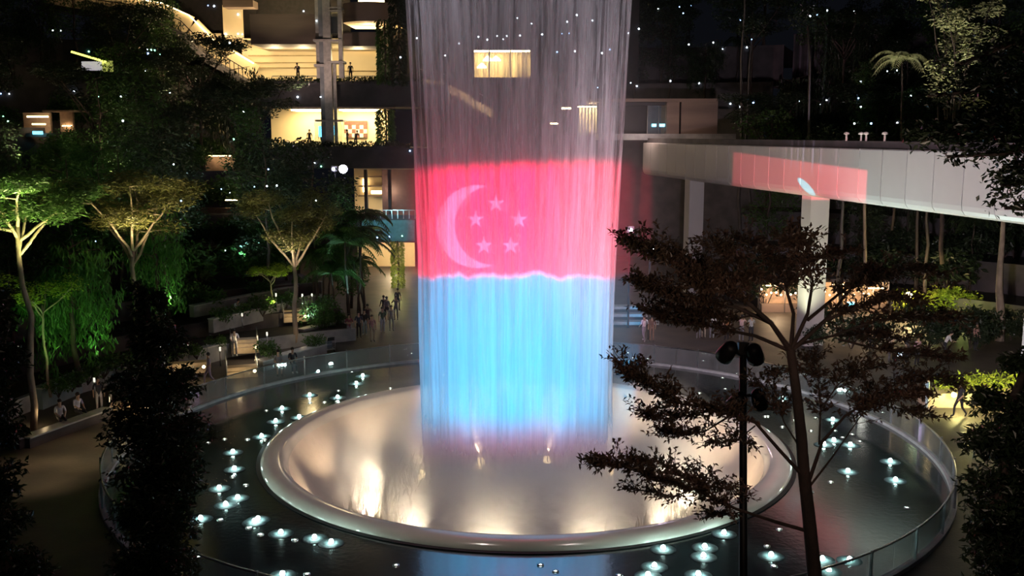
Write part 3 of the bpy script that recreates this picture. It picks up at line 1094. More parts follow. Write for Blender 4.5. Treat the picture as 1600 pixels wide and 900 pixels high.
def limb(mb, rr, a, b, r0, r1, bend=0.15, n=5, k=7):
    a, b = Vector(a), Vector(b)
    ln = (b - a).length
    pts, rad = [], []
    off = rv(rr, bend * ln * 0.5)
    for i in range(n + 1):
        t = i / n
        pts.append(a.lerp(b, t) + off * math.sin(PI * t) + rv(rr, 0.012 * ln) * (0 < t < 1))
        rad.append(r0 + (r1 - r0) * t)
    mb.tube(pts, rad, k)
    return pts


def tree_thing(name, label, cat, loc, trunk, foliage, bark, leafm, branches=None, group=None, rz=0.0):
    t = thing(name, label, cat, loc, rz, group)
    trunk.build('trunk', bark, t, True)
    if branches is not None and branches.v:
        branches.build('branches', bark, t, True)
    f = foliage.build('foliage', leafm, t)
    f['kind'] = 'stuff'
    return t


def umbrella(seed, H, spread, fork=0.55, tiers=5, n=2600, leafm=M_LEAFO, bark=M_BARK, name='umbrella_tree', label='', loc=(0, 0, 0), rbase=0.16, Lf=0.24, group=None, cat='tree'):
    rr = random.Random(seed)
    tk, bz, fo = MB(), MB(), MB()
    top = Vector((rr.uniform(-.2, .2), rr.uniform(-.2, .2), H * fork))
    limb(tk, rr, (0, 0, -0.1), top, rbase, rbase * 0.62, 0.05, 7, 9)
    for k in range(tiers):
        a = 2 * PI * (k + rr.uniform(-.25, .25)) / tiers
        R_ = spread * rr.uniform(0.6, 1.0)
        end = Vector((R_ * math.cos(a), R_ * math.sin(a), H * rr.uniform(0.80, 0.97)))
        st = top - Vector((0, 0, H * rr.uniform(0.0, 0.12)))
        pts = limb(bz, rr, st, end, rbase * 0.5, 0.025, 0.12, 6, 6)
        for j in range(3):
            q = pts[rr.randint(3, 6)]
            e2 = q + Vector((rr.uniform(-1, 1) * spread * .45, rr.uniform(-1, 1) * spread * .45, rr.uniform(.05, .25)))
            limb(bz, rr, q, e2, 0.035, 0.012, .1, 3, 4)
            cloud(fo, rr, e2 + Vector((0, 0, .1)), (spread * .34, spread * .34, .16 + .03 * H), n // (tiers * 2), Lf, Lf * .38, 0.05, 0.7)
        cloud(fo, rr, end, (spread * .42, spread * .42, .14 + .02 * H), n // (tiers * 2), Lf, Lf * .38, 0.05, 0.7)
    return tree_thing(name, label, cat, loc, tk, fo, bark, leafm, bz, group)


def slender(seed, H, w, n=1500, leafm=M_LEAFD, bark=M_DBARK, Lf=0.3, low=0.35, name='forest_tree', label='', loc=(0, 0, 0), group=None):
    rr = random.Random(seed)
    tk, bz, fo = MB(), MB(), MB()
    limb(tk, rr, (0, 0, -0.1), (rr.uniform(-.3, .3), rr.uniform(-.3, .3), H * .95), .13, .03, .03, 8, 7)
    m = 12
    for k in range(m):
        z = H * (low + (1 - low) * k / m)
        a = rr.uniform(0, 2 * PI)
        R_ = w * rr.uniform(.5, 1.0) * (1 - .4 * abs(k / m - .4))
        e = Vector((R_ * math.cos(a), R_ * math.sin(a), z + rr.uniform(.2, .9)))
        limb(bz, rr, (0, 0, z), e, .04, .012, .1, 3, 4)
        cloud(fo, rr, e, (w * .55, w * .55, w * .38), n // m, Lf, Lf * .42, .15, .35)
    return tree_thing(name, label, 'tree', loc, tk, fo, bark, leafm, bz, group)


def weeping(seed, H, w, n=2600, leafm=M_LEAFL, Lf=0.32, name='weeping_tree', label='', loc=(0, 0, 0), group=None):
    rr = random.Random(seed)
    tk, bz, fo = MB(), MB(), MB()
    limb(tk, rr, (0, 0, -0.1), (0, 0, H * .9), .16, .06, .04, 7, 8)
    m = 22
    for k in range(m):
        a = rr.uniform(0, 2 * PI)
        z = H * rr.uniform(.55, 1.0)
        R_ = w * rr.uniform(.35, 1.0)
        e = Vector((R_ * math.cos(a), R_ * math.sin(a), z))
        limb(bz, rr, (0, 0, z - .4), e, .04, .015, .1, 3, 4)
        ln = H * rr.uniform(.2, .5)
        for j in range(n // m):
            t = rr.random()
            s = .16 + .25 * (1 - t)
            p = e + Vector((rr.gauss(0, s), rr.gauss(0, s), -ln * t))
            fo.leaf(p, Vector((rr.gauss(0, .4), rr.gauss(0, .4), -1)), rv(rr), Lf * rr.uniform(.7, 1.3), Lf * .3)
    return tree_thing(name, label, 'tree', loc, tk, fo, M_DBARK, leafm, bz, group)


def palm(seed, H, fl, nf=14, leafm=M_LEAF, name='palm', label='', loc=(0, 0, 0), group=None, stems=1):
    rr = random.Random(seed)
    t = thing(name, label, 'palm', loc, 0, group)
    tk, fo = MB(), MB()
    for s in range(stems):
        off = Vector((rr.uniform(-.7, .7), rr.uniform(-.7, .7), 0)) * (stems > 1)
        h = H * rr.uniform(.55, 1.0) if s else H
        top = off * 1.6 + Vector((0, 0, h))
        limb(tk, rr, off + Vector((0, 0, -.1)), top, .09, .05, .04, 6, 7)
        for k in range(nf if not s else nf // 2):
            a = 2 * PI * k / nf + rr.uniform(-.2, .2)
            lift = rr.uniform(.1, 1.0)
            prev = top
            for i in range(1, 9):
                tt = i / 8
                r = fl * tt * (1 - .15 * tt)
                z = fl * (lift * tt - (.55 + .5 * lift) * tt * tt)
                p = top + Vector((r * math.cos(a), r * math.sin(a), z))
                fo.bar(prev, p, .03, .03)
                dirv = (p - prev).normalized()
                side = dirv.cross(Vector((0, 0, 1))).normalized()
                for sgn in (-1, 1):
                    for q in (0.0, .5):
                        b = prev.lerp(p, q)
                        fo.leaf(b, side * sgn + dirv * .7 + Vector((0, 0, -.35)), Vector((0, 0, 1)), fl * .34 * (1.1 - .6 * tt), .09)
                prev = p
    tk.build('trunk', M_DBARK, t, True)
    fo.build('fronds', leafm, t)
    return t


def shrub(seed, w, h, n=500, leafm=M_LEAF, Lf=.22, name='shrub', label='', loc=(0, 0, 0), group=None, cat='shrub'):
    rr = random.Random(seed)
    t = thing(name, label, cat, loc, 0, group)
    st, fo = MB(), MB()
    for k in range(6):
        a = rr.uniform(0, 2 * PI)
        e = Vector((w * .6 * math.cos(a), w * .6 * math.sin(a), h * rr.uniform(.6, .9)))
        limb(st, rr, (0, 0, -.05), e, .03, .01, .1, 3, 4)
        cloud(fo, rr, e * .9, (w * .6, w * .6, h * .4), n // 6, Lf, Lf * .45, 0, .2)
    st.build('stems', M_DBARK, t)
    fo.build('foliage', leafm, t)['kind'] = 'stuff'
    return t


# ---- named trees of the terraces
g = G(52, 672)
umbrella(11, 11.4, 2.7, .80, 7, 4600, M_LEAF, M_BARK, 'umbrella_tree', 'tall pale trunked umbrella tree rising beside the seating ledge', (g.x, g.y, 0), .16, .26)
p = P(217, 560, 52)
umbrella(12, 10.6, 3.6, .60, 6, 3800, M_LEAFO, M_BARK, 'umbrella_tree', 'olive umbrella tree with several thin forked limbs above the terraces', (p.x, p.y, .7), .17, .25)
g = G(457, 545)
umbrella(15, 9.6, 2.6, .62, 6, 3600, M_LEAFO, M_BARK, 'umbrella_tree', 'grey green umbrella tree standing beside the luggage trolley', (g.x, g.y + .6, 0), .17, .24)
p = P(427, 500, 64)
umbrella(16, 3.0, 1.3, .7, 5, 900, M_LIME, M_BARK, 'umbrella_tree', 'low lime green umbrella tree lit from below on the terrace', (p.x, p.y, 1.5), .08, .18)
p = P(75, 560, 46)
umbrella(18, 5.8, 1.6, .75, 4, 700, M_LIME, M_BARK, 'umbrella_tree', 'thin young tree with yellow green flat crown', (p.x, p.y, .7), .07, .18)
p = P(122, 590, 48)
weeping(21, 7.4, 1.7, 3000, M_LEAFL, .36, 'weeping_tree', 'bright green weeping tree with hanging foliage beside the pale trunk', (p.x, p.y, .7))
p = P(248, 560, 56)
weeping(22, 8.0, 1.5, 2400, M_LEAFL, .34, 'weeping_tree', 'shadowed weeping tree with hanging foliage under the olive umbrella tree', (p.x, p.y, 1.5))
p = P(10, 560, 46)
palm(31, 4.2, 2.0, 16, M_LEAFL, 'fan_palm', 'bright green palm with arching fronds at the foot of the terraces', (p.x, p.y, .7))
for i, (px, Z, H, st, lb) in enumerate(((545, 66, 6.4, 4, 'clump of dark palms with several stems by the lit path'), (575, 70, 7.2, 3, 'tall dark palm clump overhanging the lit path'), (505, 68, 5.0, 3, 'short dark palm clump beside the crowd'))):
    p = P(px, 480, Z)
    palm(40 + i, H, 2.6, 16, M_LEAF, 'palm_clump', lb, (p.x, p.y, 0.0), stems=st)
p = P(490, 560, 60)
shrub(51, 1.4, 2.6, 900, M_LEAF, .25, 'leafy_shrub', 'large leafy shrub between the palms and the trolley', (p.x, G(490, 528).y, 0))
p = P(545, 330, 74)
slender(53, 8.5, 1.8, 2600, M_LEAF, M_DBARK, .30, .15, 'forest_tree', 'blue lit leafy tree below the bright projector', (p.x, p.y, 0))

# ---- forest behind: prototypes copied over the terraces
protos_l = [slender(61, 10, 2.2, 2600, M_LEAFD, label='dark slender forest tree on the terraces behind the umbrella trees', group='forest trees on the terraces'),
            slender(62, 12, 2.6, 2800, M_LEAF, low=.3, label='dark slender forest tree on the terraces behind the umbrella trees', group='forest trees on the terraces'),
            weeping(63, 9, 2.4, 2400, M_LEAFD, .4, 'broad_tree', 'broad drooping dark tree on the terraces', group='drooping trees on the terraces'),
            umbrella(64, 11, 3.6, .6, 6, 2800, M_LEAFD, M_DBARK, 'umbrella_tree', 'dark umbrella tree on the terraces', rbase=.15, Lf=.32, group='dark umbrella trees on the terraces'),
            palm(65, 6, 2.6, 15, M_LEAFD, 'palm', 'dark palm on the terraces', group='dark palms on the terraces')]
used = [False] * 5


def plant(i, x, y, z, s, rz, label=None, group=None):
    if not used[i]:
        used[i] = True
        o = protos_l[i]
        o.location = (x, y, z)
        o.rotation_euler = (0, 0, rz)
        o.scale = (s, s, s)
        if label:
            o['label'] = label
            o['group'] = group
        return o
    return copy_tree(protos_l[i], (x, y, z), rz, s, label=label, group=group)


def in_view(x, y):
    Z = y - CAM.y
    return Z > 5 and abs((x - CAM.x) / Z * FPX) < 860


rr = random.Random(5)
done = []
for a0, a1, steps, side, rmin, count in ((-100, -27, HL, 'L', 29, 62), (24, 100, HR, 'R', 46, 56), (4.5, 21.5, HB, 'B', 69, 20)):
    k = tries = 0
    while k < count and tries < 4000:
        tries += 1
        r = rmin + (88 - rmin) * rr.random() ** 1.15
        a = math.radians(rr.uniform(a0, a1))
        x, y = r * math.sin(a), r * math.cos(a)
        if not in_view(x, y):
            continue
        if any((x - u_) ** 2 + (y - w_) ** 2 < 2.6 ** 2 for u_, w_ in done):
            continue
        # keep the lit walkways of the hillside open to view
        px = 800 + (x - CAM.x) / (y - CAM.y) * FPX
        if side == 'L' and y < 58 and (30 < px < 120 or 100 < px < 180) and r > 60:
            continue
        Zt = y - CAM.y
        ytop = 450 - FPX * math.tan(math.atan2(hill_z(steps, r) + 10.5 - CAM.z, Zt) + PITCH)
        if side == 'L' and any(x0 - 22 < px < x1 + 22 and Zt < zo and ytop < y1 for x0, x1, y1, zo in ((38, 118, 212, 84), (110, 178, 112, 88), (320, 368, 276, 88), (322, 392, 362, 80))):
            continue
        if side == 'R' and 925 < px < 1135 and r < 92:
            continue
        done.append((x, y))
        k += 1
        i = rr.choice((0, 0, 1, 1, 2, 3, 4)) if side == 'L' else rr.choice((0, 0, 1, 2, 3, 4))
        lb = gp_ = None
        if side in 'RB':
            gp_ = ('forest trees behind the bridge', 'forest trees behind the bridge', 'drooping trees behind the bridge', 'umbrella trees behind the bridge', 'palms behind the bridge')[i]
            lb = ('dark slender forest tree on the slope behind the bridge', 'dark slender forest tree on the slope behind the bridge', 'broad drooping dark tree on the slope behind the bridge', 'dark umbrella tree on the slope behind the bridge', 'dark palm on the slope behind the bridge')[i]
        plant(i, x, y, hill_z(steps, r) - .05, rr.uniform(.75, 1.2), rr.uniform(0, 6.28), lb, gp_)

# understorey of dark shrubs filling the terraces
un0 = None
rr = random.Random(17)
spots = [(rr.uniform(285, 425), rr.uniform(31, 66)) for _ in range(34)] + [(rr.uniform(0, 300), rr.uniform(30, 70)) for _ in range(36)]
for px, r in spots:
    tx = (px - 800) / FPX
    # meet the circle of radius r round the fountain along that sight line, on the far side
    ox, oy = CAM.x, CAM.y
    qa, qb, qc = tx * tx + 1, 2 * (ox * tx + oy), ox * ox + oy * oy - r * r
    disc = qb * qb - 4 * qa * qc
    if disc < 0:
        continue
    Zs = (-qb + math.sqrt(disc)) / (2 * qa)
    x, y = ox + tx * Zs, oy + Zs
    if not -115 < math.degrees(math.atan2(x, y)) < -27:
        continue
    sc_ = rr.uniform(.8, 1.5)
    lb = 'dark shrub in the understorey of the planted terraces'
    if un0 is None:
        un0 = shrub(170, 1.5, 2.0, 1000, M_LEAF, .3, 'shrub', lb, (x, y, hill_z(HL, r)), 'understorey shrubs on the terraces')
    else:
        copy_tree(un0, (x, y, hill_z(HL, r) - .05), rr.uniform(0, 6), sc_)

# trees with lit trunks or leaves on the slope behind the bridge
p = P(1480, 300, 70)
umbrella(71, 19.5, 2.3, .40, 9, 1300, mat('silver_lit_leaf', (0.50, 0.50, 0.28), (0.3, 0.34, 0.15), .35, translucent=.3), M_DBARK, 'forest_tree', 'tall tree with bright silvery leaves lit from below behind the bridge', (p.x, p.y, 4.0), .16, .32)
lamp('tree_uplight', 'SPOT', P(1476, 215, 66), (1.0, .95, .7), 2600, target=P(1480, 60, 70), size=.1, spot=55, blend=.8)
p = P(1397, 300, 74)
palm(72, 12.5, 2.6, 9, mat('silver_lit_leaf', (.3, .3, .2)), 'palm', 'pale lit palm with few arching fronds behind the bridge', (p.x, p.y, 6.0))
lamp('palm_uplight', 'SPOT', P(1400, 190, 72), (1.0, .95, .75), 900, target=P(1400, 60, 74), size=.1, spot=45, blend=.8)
for i, (px, py0, py1, Z) in enumerate(((1355, 398, 300, 73), (1319, 430, 340, 68), (1435, 385, 300, 75), (1455, 398, 330, 72), (1570, 430, 345, 62), (1292, 330, 290, 76), (1265, 210, 100, 84), (1167, 130, 10, 90), (1178, 150, 110, 90))):
    a, b = P(px, py0, Z), P(px - 3, py1 - 60, Z)
    t = thing('bare_trunk', 'slim pale tree trunk with small dark crown behind the bridge', 'tree', (a.x, a.y, 0), 0, 'pale trunks behind the bridge')
    base = hill_z(HR, math.hypot(a.x, a.y)) if math.degrees(math.atan2(a.x, a.y)) > 22 else 0
    mb = MB()
    tr_ = random.Random(i)
    limb(mb, tr_, (0, 0, base - .1), (b.x - a.x, 0, b.z), .16 if i != 4 else .3, .08, .03, 6, 7)
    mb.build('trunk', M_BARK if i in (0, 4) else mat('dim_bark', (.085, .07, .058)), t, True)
    mb = MB()
    cloud(mb, tr_, (b.x - a.x, 0, b.z + .5), (1.6, 1.6, 1.2), 420, .3, .12, .1, .4)
    mb.build('foliage', M_LEAFD, t)['kind'] = 'stuff'
lamp('forest_floor_light', 'POINT', P(1360, 360, 66), (.95, .9, .8), 60, size=.3)
lamp('forest_floor_light', 'POINT', P(1450, 350, 64), (.8, 1.0, .6), 45, size=.3)
lamp('forest_floor_light', 'POINT', P(1570, 420, 57), (1.0, .8, .6), 70, size=.3)
for i, px in enumerate(range(1200, 1560, 24)):
    Z = 78 + (i % 3)
    p = P(px, 400, Z)
    z = hill_z(HR, math.hypot(p.x, p.y))
    if i == 0:
        sb0 = shrub(80, 1.5, 1.8, 500, M_LEAFD, .3, 'shrub', 'dark shrub on the slope under the bridge', (p.x, p.y, z), 'shrubs on the slope under the bridge')
    else:
        copy_tree(sb0, (p.x, p.y, z), i * 1.3, R.uniform(.8, 1.4))

# green lights tucked into the planting on the terraces
for px, py, Z, c, w in ((20, 560, 43.5, (.35, 1.0, .25), 90), (95, 590, 45, (.45, 1.0, .22), 110), (150, 560, 47, (.4, 1.0, .25), 70), (255, 545, 53, (.45, 1.0, .25), 110), (60, 420, 42.5, (.95, 1.0, .35), 200),
                        (215, 400, 49.5, (1.0, .80, .40), 800), (85, 450, 41.2, (.95, .9, .35), 700), (20, 400, 41.0, (.85, .9, .3), 300), (455, 430, 57.5, (1.0, .84, .52), 560), (425, 475, 62, (.9, 1.0, .2), 120),
                        (545, 380, 70, (.3, .75, 1.0), 420), (560, 470, 64, (.35, .8, .75), 260), (350, 430, 62, (.5, .75, .9), 260), (160, 280, 70, (.9, .7, .45), 700), (20, 330, 40.5, (.8, .9, .3), 200),
                        (420, 60, 90, (1.0, .85, .45), 200), (400, 200, 84, (1, .85, .5), 60), (250, 150, 86, (1.0, .7, .5), 420), (300, 420, 60, (.6, .8, .8), 200), (480, 500, 62, (.6, .9, .8), 160), (130, 380, 58, (.5, .8, .4), 300), (330, 330, 72, (.6, .5, .5), 300), (380, 400, 68, (.4, .8, .8), 300), (270, 480, 57, (.6, .9, .4), 200), (30, 250, 62, (.8, .75, .4), 500), (500, 350, 72, (.5, .7, .8), 300)):
    q = P(px, py, Z)
    lamp('garden_light', 'SPOT', q, c, w * 1.6, target=q + Vector((0, .55, 1)), size=.12, spot=125, blend=.6)

# climbing plants
def creeper(x0, x1, y0, y1, Z, m, label, n=900, Lf=.22, dep=.5):
    a, b = P((x0 + x1) / 2, y1, Z), P((x0 + x1) / 2, y0, Z)
    w = (P(x1, y0, Z) - P(x0, y0, Z)).length / 2
    t = thing('climbing_plant', label, 'climbing plant', (a.x, a.y, a.z), 0)
    st, fo = MB(), MB()
    rr = random.Random(int(x0))
    st.tube([(0, dep * .4, 0), (.05, dep * .4, (b.z - a.z) * .5), (0, dep * .4, b.z - a.z)], .08, 6)
    for _ in range(n):
        z = rr.uniform(0, b.z - a.z)
        an = rr.uniform(0, 2 * PI)
        r = rr.uniform(.6, 1.05)
        p = Vector((w * r * math.cos(an), dep * r * math.sin(an), z))
        fo.leaf(p, Vector((math.cos(an), math.sin(an), -.9)), rv(rr) + Vector((0, 0, .5)), Lf * rr.uniform(.7, 1.3), Lf * .5)
    st.build('stem', M_DBARK, t)
    fo.build('foliage', m, t)['kind'] = 'stuff'


creeper(613, 631, 377, 452, 84, M_LIME, 'bright lime climbing plant column beside the lit path', 1500, .22)
lamp('creeper_uplight', 'POINT', P(617, 425, 81.5), (1, .95, .3), 200, size=.1)
creeper(591, 612, 30, 130, 93, M_LEAF, 'green climbing plant column beside the upper cream gallery', 1500, .3, .8)
creeper(612, 634, -20, 132, 92, M_LEAFD, 'dark climbing plant column behind the edge of the fall', 1800, .34, .9)
creeper(590, 616, 170, 230, 93, M_LEAF, 'green climbing plant beside the checker wall gallery', 1000, .3, .7)
# planting on the gallery edge
for j, (x0, x1, y, lb) in enumerate(((395, 660, 129, 'dark hedge along the parapet of the upper gallery'), (430, 640, 231, 'dark hedge along the parapet of the lower gallery'))):
    a, b = P(x0, y, 93.6 if not j else 91.6), P(x1, y, 93.6 if not j else 91.6)
    t = thing('parapet_hedge', lb, 'hedge', (a.x, a.y, a.z), 0)
    rr = random.Random(91 + j)
    fo, st = MB(), MB()
    st.box(((b.x - a.x) / 2, 0.3, 0), (b.x - a.x, .5, .3))
    for _ in range(1500):
        x = rr.uniform(0, b.x - a.x)
        h = .25 + .35 * (mnoise.noise((x * .8, j, 0)) + .5)
        fo.leaf(Vector((x, rr.uniform(-.1, .7), rr.uniform(0, h))), rv(rr) + Vector((0, 0, .4)), rv(rr), .3, .12)
    st.build('trough', M_DARKC, t)
    fo.build('foliage', M_LEAFD, t)['kind'] = 'stuff'
rl = thing('gallery_railing', 'thin steel railing along the upper cream gallery', 'railing', (0, 0, 0))
mb = MB()
a, b = P(425, 119, 94.8), P(600, 119, 94.8)
mb.tube([a, b], .04, 6)
mb.build('top_rail', M_STEEL, rl)
mb = MB()
for k in range(16):
    q = a.lerp(b, k / 15)
    mb.tube([q, (q.x, q.y, q.z - .9)], .03, 5)
mb.build('balusters', M_STEEL, rl)

# ---- dark shrubs against the camera side
def near_bush(name, label, seed, spine, n, Lf, leafm, bark=M_DBARK, cat='tree', ground=True):
    """spine: (px, py, Z, radius_x, radius_z) foliage balls strung on a stem"""
    rr = random.Random(seed)
    c = [P(s[0], s[1], s[2]) for s in spine]
    base = Vector((c[-1].x, c[-1].y, 0.0))
    t = thing(name, label, cat, base, 0)
    tk, bz, fo = MB(), MB(), MB()
    pts = [Vector((q.x - base.x, q.y - base.y, q.z)) for q in reversed(c)]
    pts = [Vector((0, 0, -.1))] + pts
    tk.tube(pts, [max(.03, .13 - .1 * i / len(pts)) for i in range(len(pts))], 7)
    tot = sum(s[3] * s[4] for s in spine)
    for s, q in zip(spine, c):
        o = Vector((q.x - base.x, q.y - base.y, q.z))
        k = int(n * s[3] * s[4] / tot)
        m = max(3, k // 70)
        bz = MB()
        for _ in range(m):
            v = rv(rr)
            while v.length > 1:
                v = rv(rr)
            e = o + Vector((v.x * s[3], v.y * s[3], v.z * s[4]))
            limb(bz, rr, o, e, .018, .005, .12, 3, 4)
            cloud(fo, rr, e, (s[3] * .42, s[3] * .42, s[4] * .34), k // m, Lf, Lf * .40, .15, .3)
        bz.build('branches', bark, t)
    tk.build('trunk', bark, t, True)
    fo.build('foliage', leafm, t)['kind'] = 'stuff'
    return t


near_bush('columnar_tree', 'dense dark columnar tree standing before the planted terraces and ring', 101,
          [(228, 470, 14, .22, .30), (238, 530, 14, .42, .34), (240, 600, 14, .58, .40), (245, 670, 14, .66, .42), (245, 740, 14, .62, .45), (250, 810, 14, .58, .45), (245, 880, 14, .60, .5), (250, 960, 14, .62, .6)], 21000, .10, M_LEAFD)
near_bush('columnar_tree', 'dark leafy tree top beside the brown walkway and seating ledge', 102,
          [(-25, 480, 13, .35, .4), (-20, 570, 13, .42, .4), (-15, 660, 13, .40, .4), (-15, 750, 13, .40, .4), (-5, 830, 13, .36, .4), (10, 900, 13, .5, .4)], 11000, .105, M_LEAFD)
near_bush('columnar_tree', 'dark leafy tree top with pale glints beside the yellow lit planter', 103,
          [(1605, 575, 12, .34, .24), (1580, 630, 12, .42, .32), (1575, 695, 12, .46, .36), (1565, 770, 12, .46, .38), (1570, 850, 12, .46, .4), (1575, 930, 12, .46, .4)], 13000, .10, M_LEAFD)

# overhanging branches high beside the bridge
t = thing('overhanging_tree', 'dark leafy branches overhanging the pale bridge panels', 'tree', P(1720, 300, 9.5), 0)
t.location = (P(1720, 300, 9.5).x, P(1720, 300, 9.5).y, 0)
rr = random.Random(111)
tk, bz, fo = MB(), MB(), MB()
o0 = Vector(t.location)
tk.tube([(0, 0, -.1), (.05, 0, 6), (0, .05, 11), (-.1, 0, 15)], [.2, .17, .13, .06], 8)
for pts in ([(1720, 140), (1640, 170), (1560, 190), (1490, 205), (1440, 220)], [(1720, 190), (1640, 215), (1570, 240), (1480, 245)], [(1720, 60), (1620, 110), (1540, 140), (1450, 150)], [(1720, 300), (1650, 290), (1600, 285), (1565, 290)], [(1720, 340), (1640, 325), (1570, 325)], [(1700, 240), (1620, 258), (1575, 262)], [(1720, 30), (1600, 60), (1500, 100)]):
    Z = 9.5 + rr.uniform(-.5, .5)
    q = [P(x, y, Z) - o0 for x, y in pts]
    q[0] = Vector((0, 0, q[0].z))
    bz = MB()
    bz.tube(q, [.04 * (1 - .8 * i / len(q)) for i in range(len(q))], 5)
    bz.build('branch', M_DBARK, t)
    for i in range(1, len(q)):
        for k in range(9):
            b = q[i - 1].lerp(q[i], rr.random())
            cloud(fo, rr, b + Vector((0, 0, rr.uniform(-.06, .14))), (.26, .2, .12), 34, .075, .034, .1, .4)
tk.build('trunk', M_DBARK, t, True)
fo.build('foliage', M_LEAFD, t)['kind'] = 'stuff'

# ---- the bronze tree in front of the ring
ZT_ = 13.0
base = P(1285, 1000, ZT_)
bt = thing('bronze_tree', 'slender dark tree with layered bronze leaves standing before the ring', 'tree', (base.x, base.y, 0), 0)
rr = random.Random(121)
b0 = Vector((base.x, base.y, 0))


def Q(px, py, dz=0.0):
    return P(px, py, ZT_ + dz) - b0


tk, fo = MB(), MB()
tr_pts = [(1285, 1000), (1273, 900), (1263, 800), (1256, 740), (1252, 680), (1244, 610), (1235, 545)]
tk.tube([Vector((0.05, 0, -.1)), Vector((.03, 0, 3))] + [Q(x, y) for x, y in tr_pts], [.16, .14, .11, .098, .088, .080, .074, .066, .058], 10)
tk.build('trunk', M_DBARK, bt, True)
BR = [  # (points, radius, first leafy fraction, depth drift, density, leaf spread up/down)
    ([(1235, 548), (1205, 505), (1160, 465), (1100, 435), (1040, 405), (990, 380)], .040, .35, -1.2, 1.5),
    ([(1205, 505), (1150, 480), (1080, 470), (1030, 455), (1000, 440)], .028, .3, -.5, 1.5),
    ([(1235, 548), (1180, 525), (1110, 510), (1050, 500), (1010, 480)], .030, .35, .8, 1.3),
    ([(1236, 545), (1240, 490), (1225, 440), (1200, 400), (1160, 375)], .032, .4, .5, 1.6),
    ([(1237, 545), (1262, 490), (1270, 440), (1255, 390), (1235, 372)], .030, .4, -.7, 1.3),
    ([(1240, 545), (1290, 500), (1340, 480), (1390, 465), (1420, 470)], .032, .35, -.6, 1.1),
    ([(1262, 500), (1310, 460), (1345, 435), (1370, 425)], .026, .3, .9, 1.1),
    ([(1240, 540), (1300, 525), (1360, 520), (1410, 530)], .024, .4, .9, .7),
    ([(1160, 465), (1130, 430), (1090, 410), (1060, 395)], .020, .2, .6, 1.6),
    ([(1180, 440), (1140, 400), (1110, 380)], .018, .2, -.6, 1.3),
    ([(1256, 745), (1215, 700), (1180, 660), (1120, 640), (1060, 630), (1010, 600), (970, 570)], .030, .38, -.6, 1.1),
    ([(1120, 640), (1070, 650), (1030, 655), (1010, 645)], .014, .1, -.2, 1.4),
    ([(1140, 650), (1100, 675), (1060, 680), (1040, 675)], .014, .1, .2, 1.3),
    ([(1180, 665), (1150, 690), (1110, 690)], .012, .1, -.1, .9),
    ([(1060, 630), (1030, 605), (1000, 590), (975, 568)], .012, .0, .2, 1.2),
    ([(1262, 830), (1210, 815), (1150, 795), (1085, 765), (1020, 745), (960, 725), (930, 720)], .028, .33, -.5, 1.2),
    ([(1120, 780), (1080, 745), (1040, 730), (1000, 725)], .012, .1, .2, 1.5),
    ([(1100, 772), (1120, 750), (1150, 770)], .010, .1, -.2, 1.2),
    ([(1080, 765), (1050, 778), (1020, 770), (990, 762)], .010, .1, .1, .9),
    ([(1160, 800), (1130, 805), (1100, 800)], .010, .1, .1, .8),
    ([(1263, 755), (1285, 690), (1320, 650), (1352, 630), (1400, 618), (1440, 615)], .026, .45, -.6, .9),
    ([(1265, 760), (1300, 715), (1345, 650), (1360, 610)], .018, .6, .4, .6),
    ([(1280, 695), (1282, 640), (1278, 580), (1262, 560)], .016, .25, .6, 1.0),
    ([(1282, 640), (1310, 600), (1340, 580), (1370, 575)], .012, .2, .3, .9),
    ([(1250, 700), (1225, 660), (1215, 625), (1190, 600)], .014, .4, .4, .8),
    ([(1278, 590), (1240, 575), (1200, 585)], .010, .2, .2, .8),
    ([(1290, 500), (1330, 450), (1380, 430), (1430, 420), (1470, 430)], .024, .25, 1.0, 1.0),
    ([(1300, 525), (1370, 500), (1430, 495), (1490, 500)], .020, .25, -.4, 1.0),
    ([(1310, 530), (1370, 545), (1430, 555), (1480, 560)], .018, .25, .3, .8),
    ([(1352, 630), (1400, 600), (1450, 590), (1500, 600)], .014, .15, .3, 1.0),
    ([(1360, 628), (1410, 640), (1450, 650)], .012, .15, -.3, .8),
    ([(1220, 440), (1250, 410), (1290, 400), (1330, 395)], .016, .2, .4, 1.0),
    ([(1225, 450), (1180, 430), (1130, 445), (1080, 450)], .018, .15, -.9, 1.6),
    ([(1190, 490), (1140, 500), (1090, 490), (1040, 475)], .016, .15, .4, 1.6),
]
for pts, r0, lf, dz, dens in BR:
    m = len(pts)
    q = [Q(x, y, dz * i / (m - 1)) for i, (x, y) in enumerate(pts)]
    mb = MB()
    mb.tube(q, [max(.004, r0 * (1 - .9 * i / (m - 1))) for i in range(m)], 6)
    # twigs and leaves
    total = sum((q[i + 1] - q[i]).length for i in range(m - 1))
    nt_ = int(total * 44 * dens)
    for k in range(nt_):
        t_ = lf + (1 - lf) * rr.random()
        f_ = t_ * (m - 1)
        i = min(int(f_), m - 2)
        s = q[i].lerp(q[i + 1], f_ - i)
        dr = (q[i + 1] - q[i]).normalized() * rr.uniform(.1, 1) + Vector((rr.uniform(-1, 1), rr.uniform(-1, 1), rr.uniform(-.12, .38)))
        ln = rr.uniform(.12, .42)
        e = s + dr.normalized() * ln
        mb.tube([s, s.lerp(e, .5) + rv(rr, .02), e], [.005, .004, .002], 3)
        for j in range(rr.randint(8, 13)):
            p = s.lerp(e, rr.uniform(.25, 1.0))
            fo.leaf(p + rv(rr, .02), dr * .5 + rv(rr) * .8, rv(rr, .6) + Vector((0, 0, .7)), rr.uniform(.055, .095), rr.uniform(.028, .042))
    mb.build('branch', M_DBARK, bt)
fo.build('foliage', M_LEAFR, bt)['kind'] = 'stuff'
lamp('bronze_leaf_fill', 'POINT', P(1200, 430, 8.8), (1.0, .74, .58), 75, size=.2)  # added fills hung in the air to brighten the bronze leaves
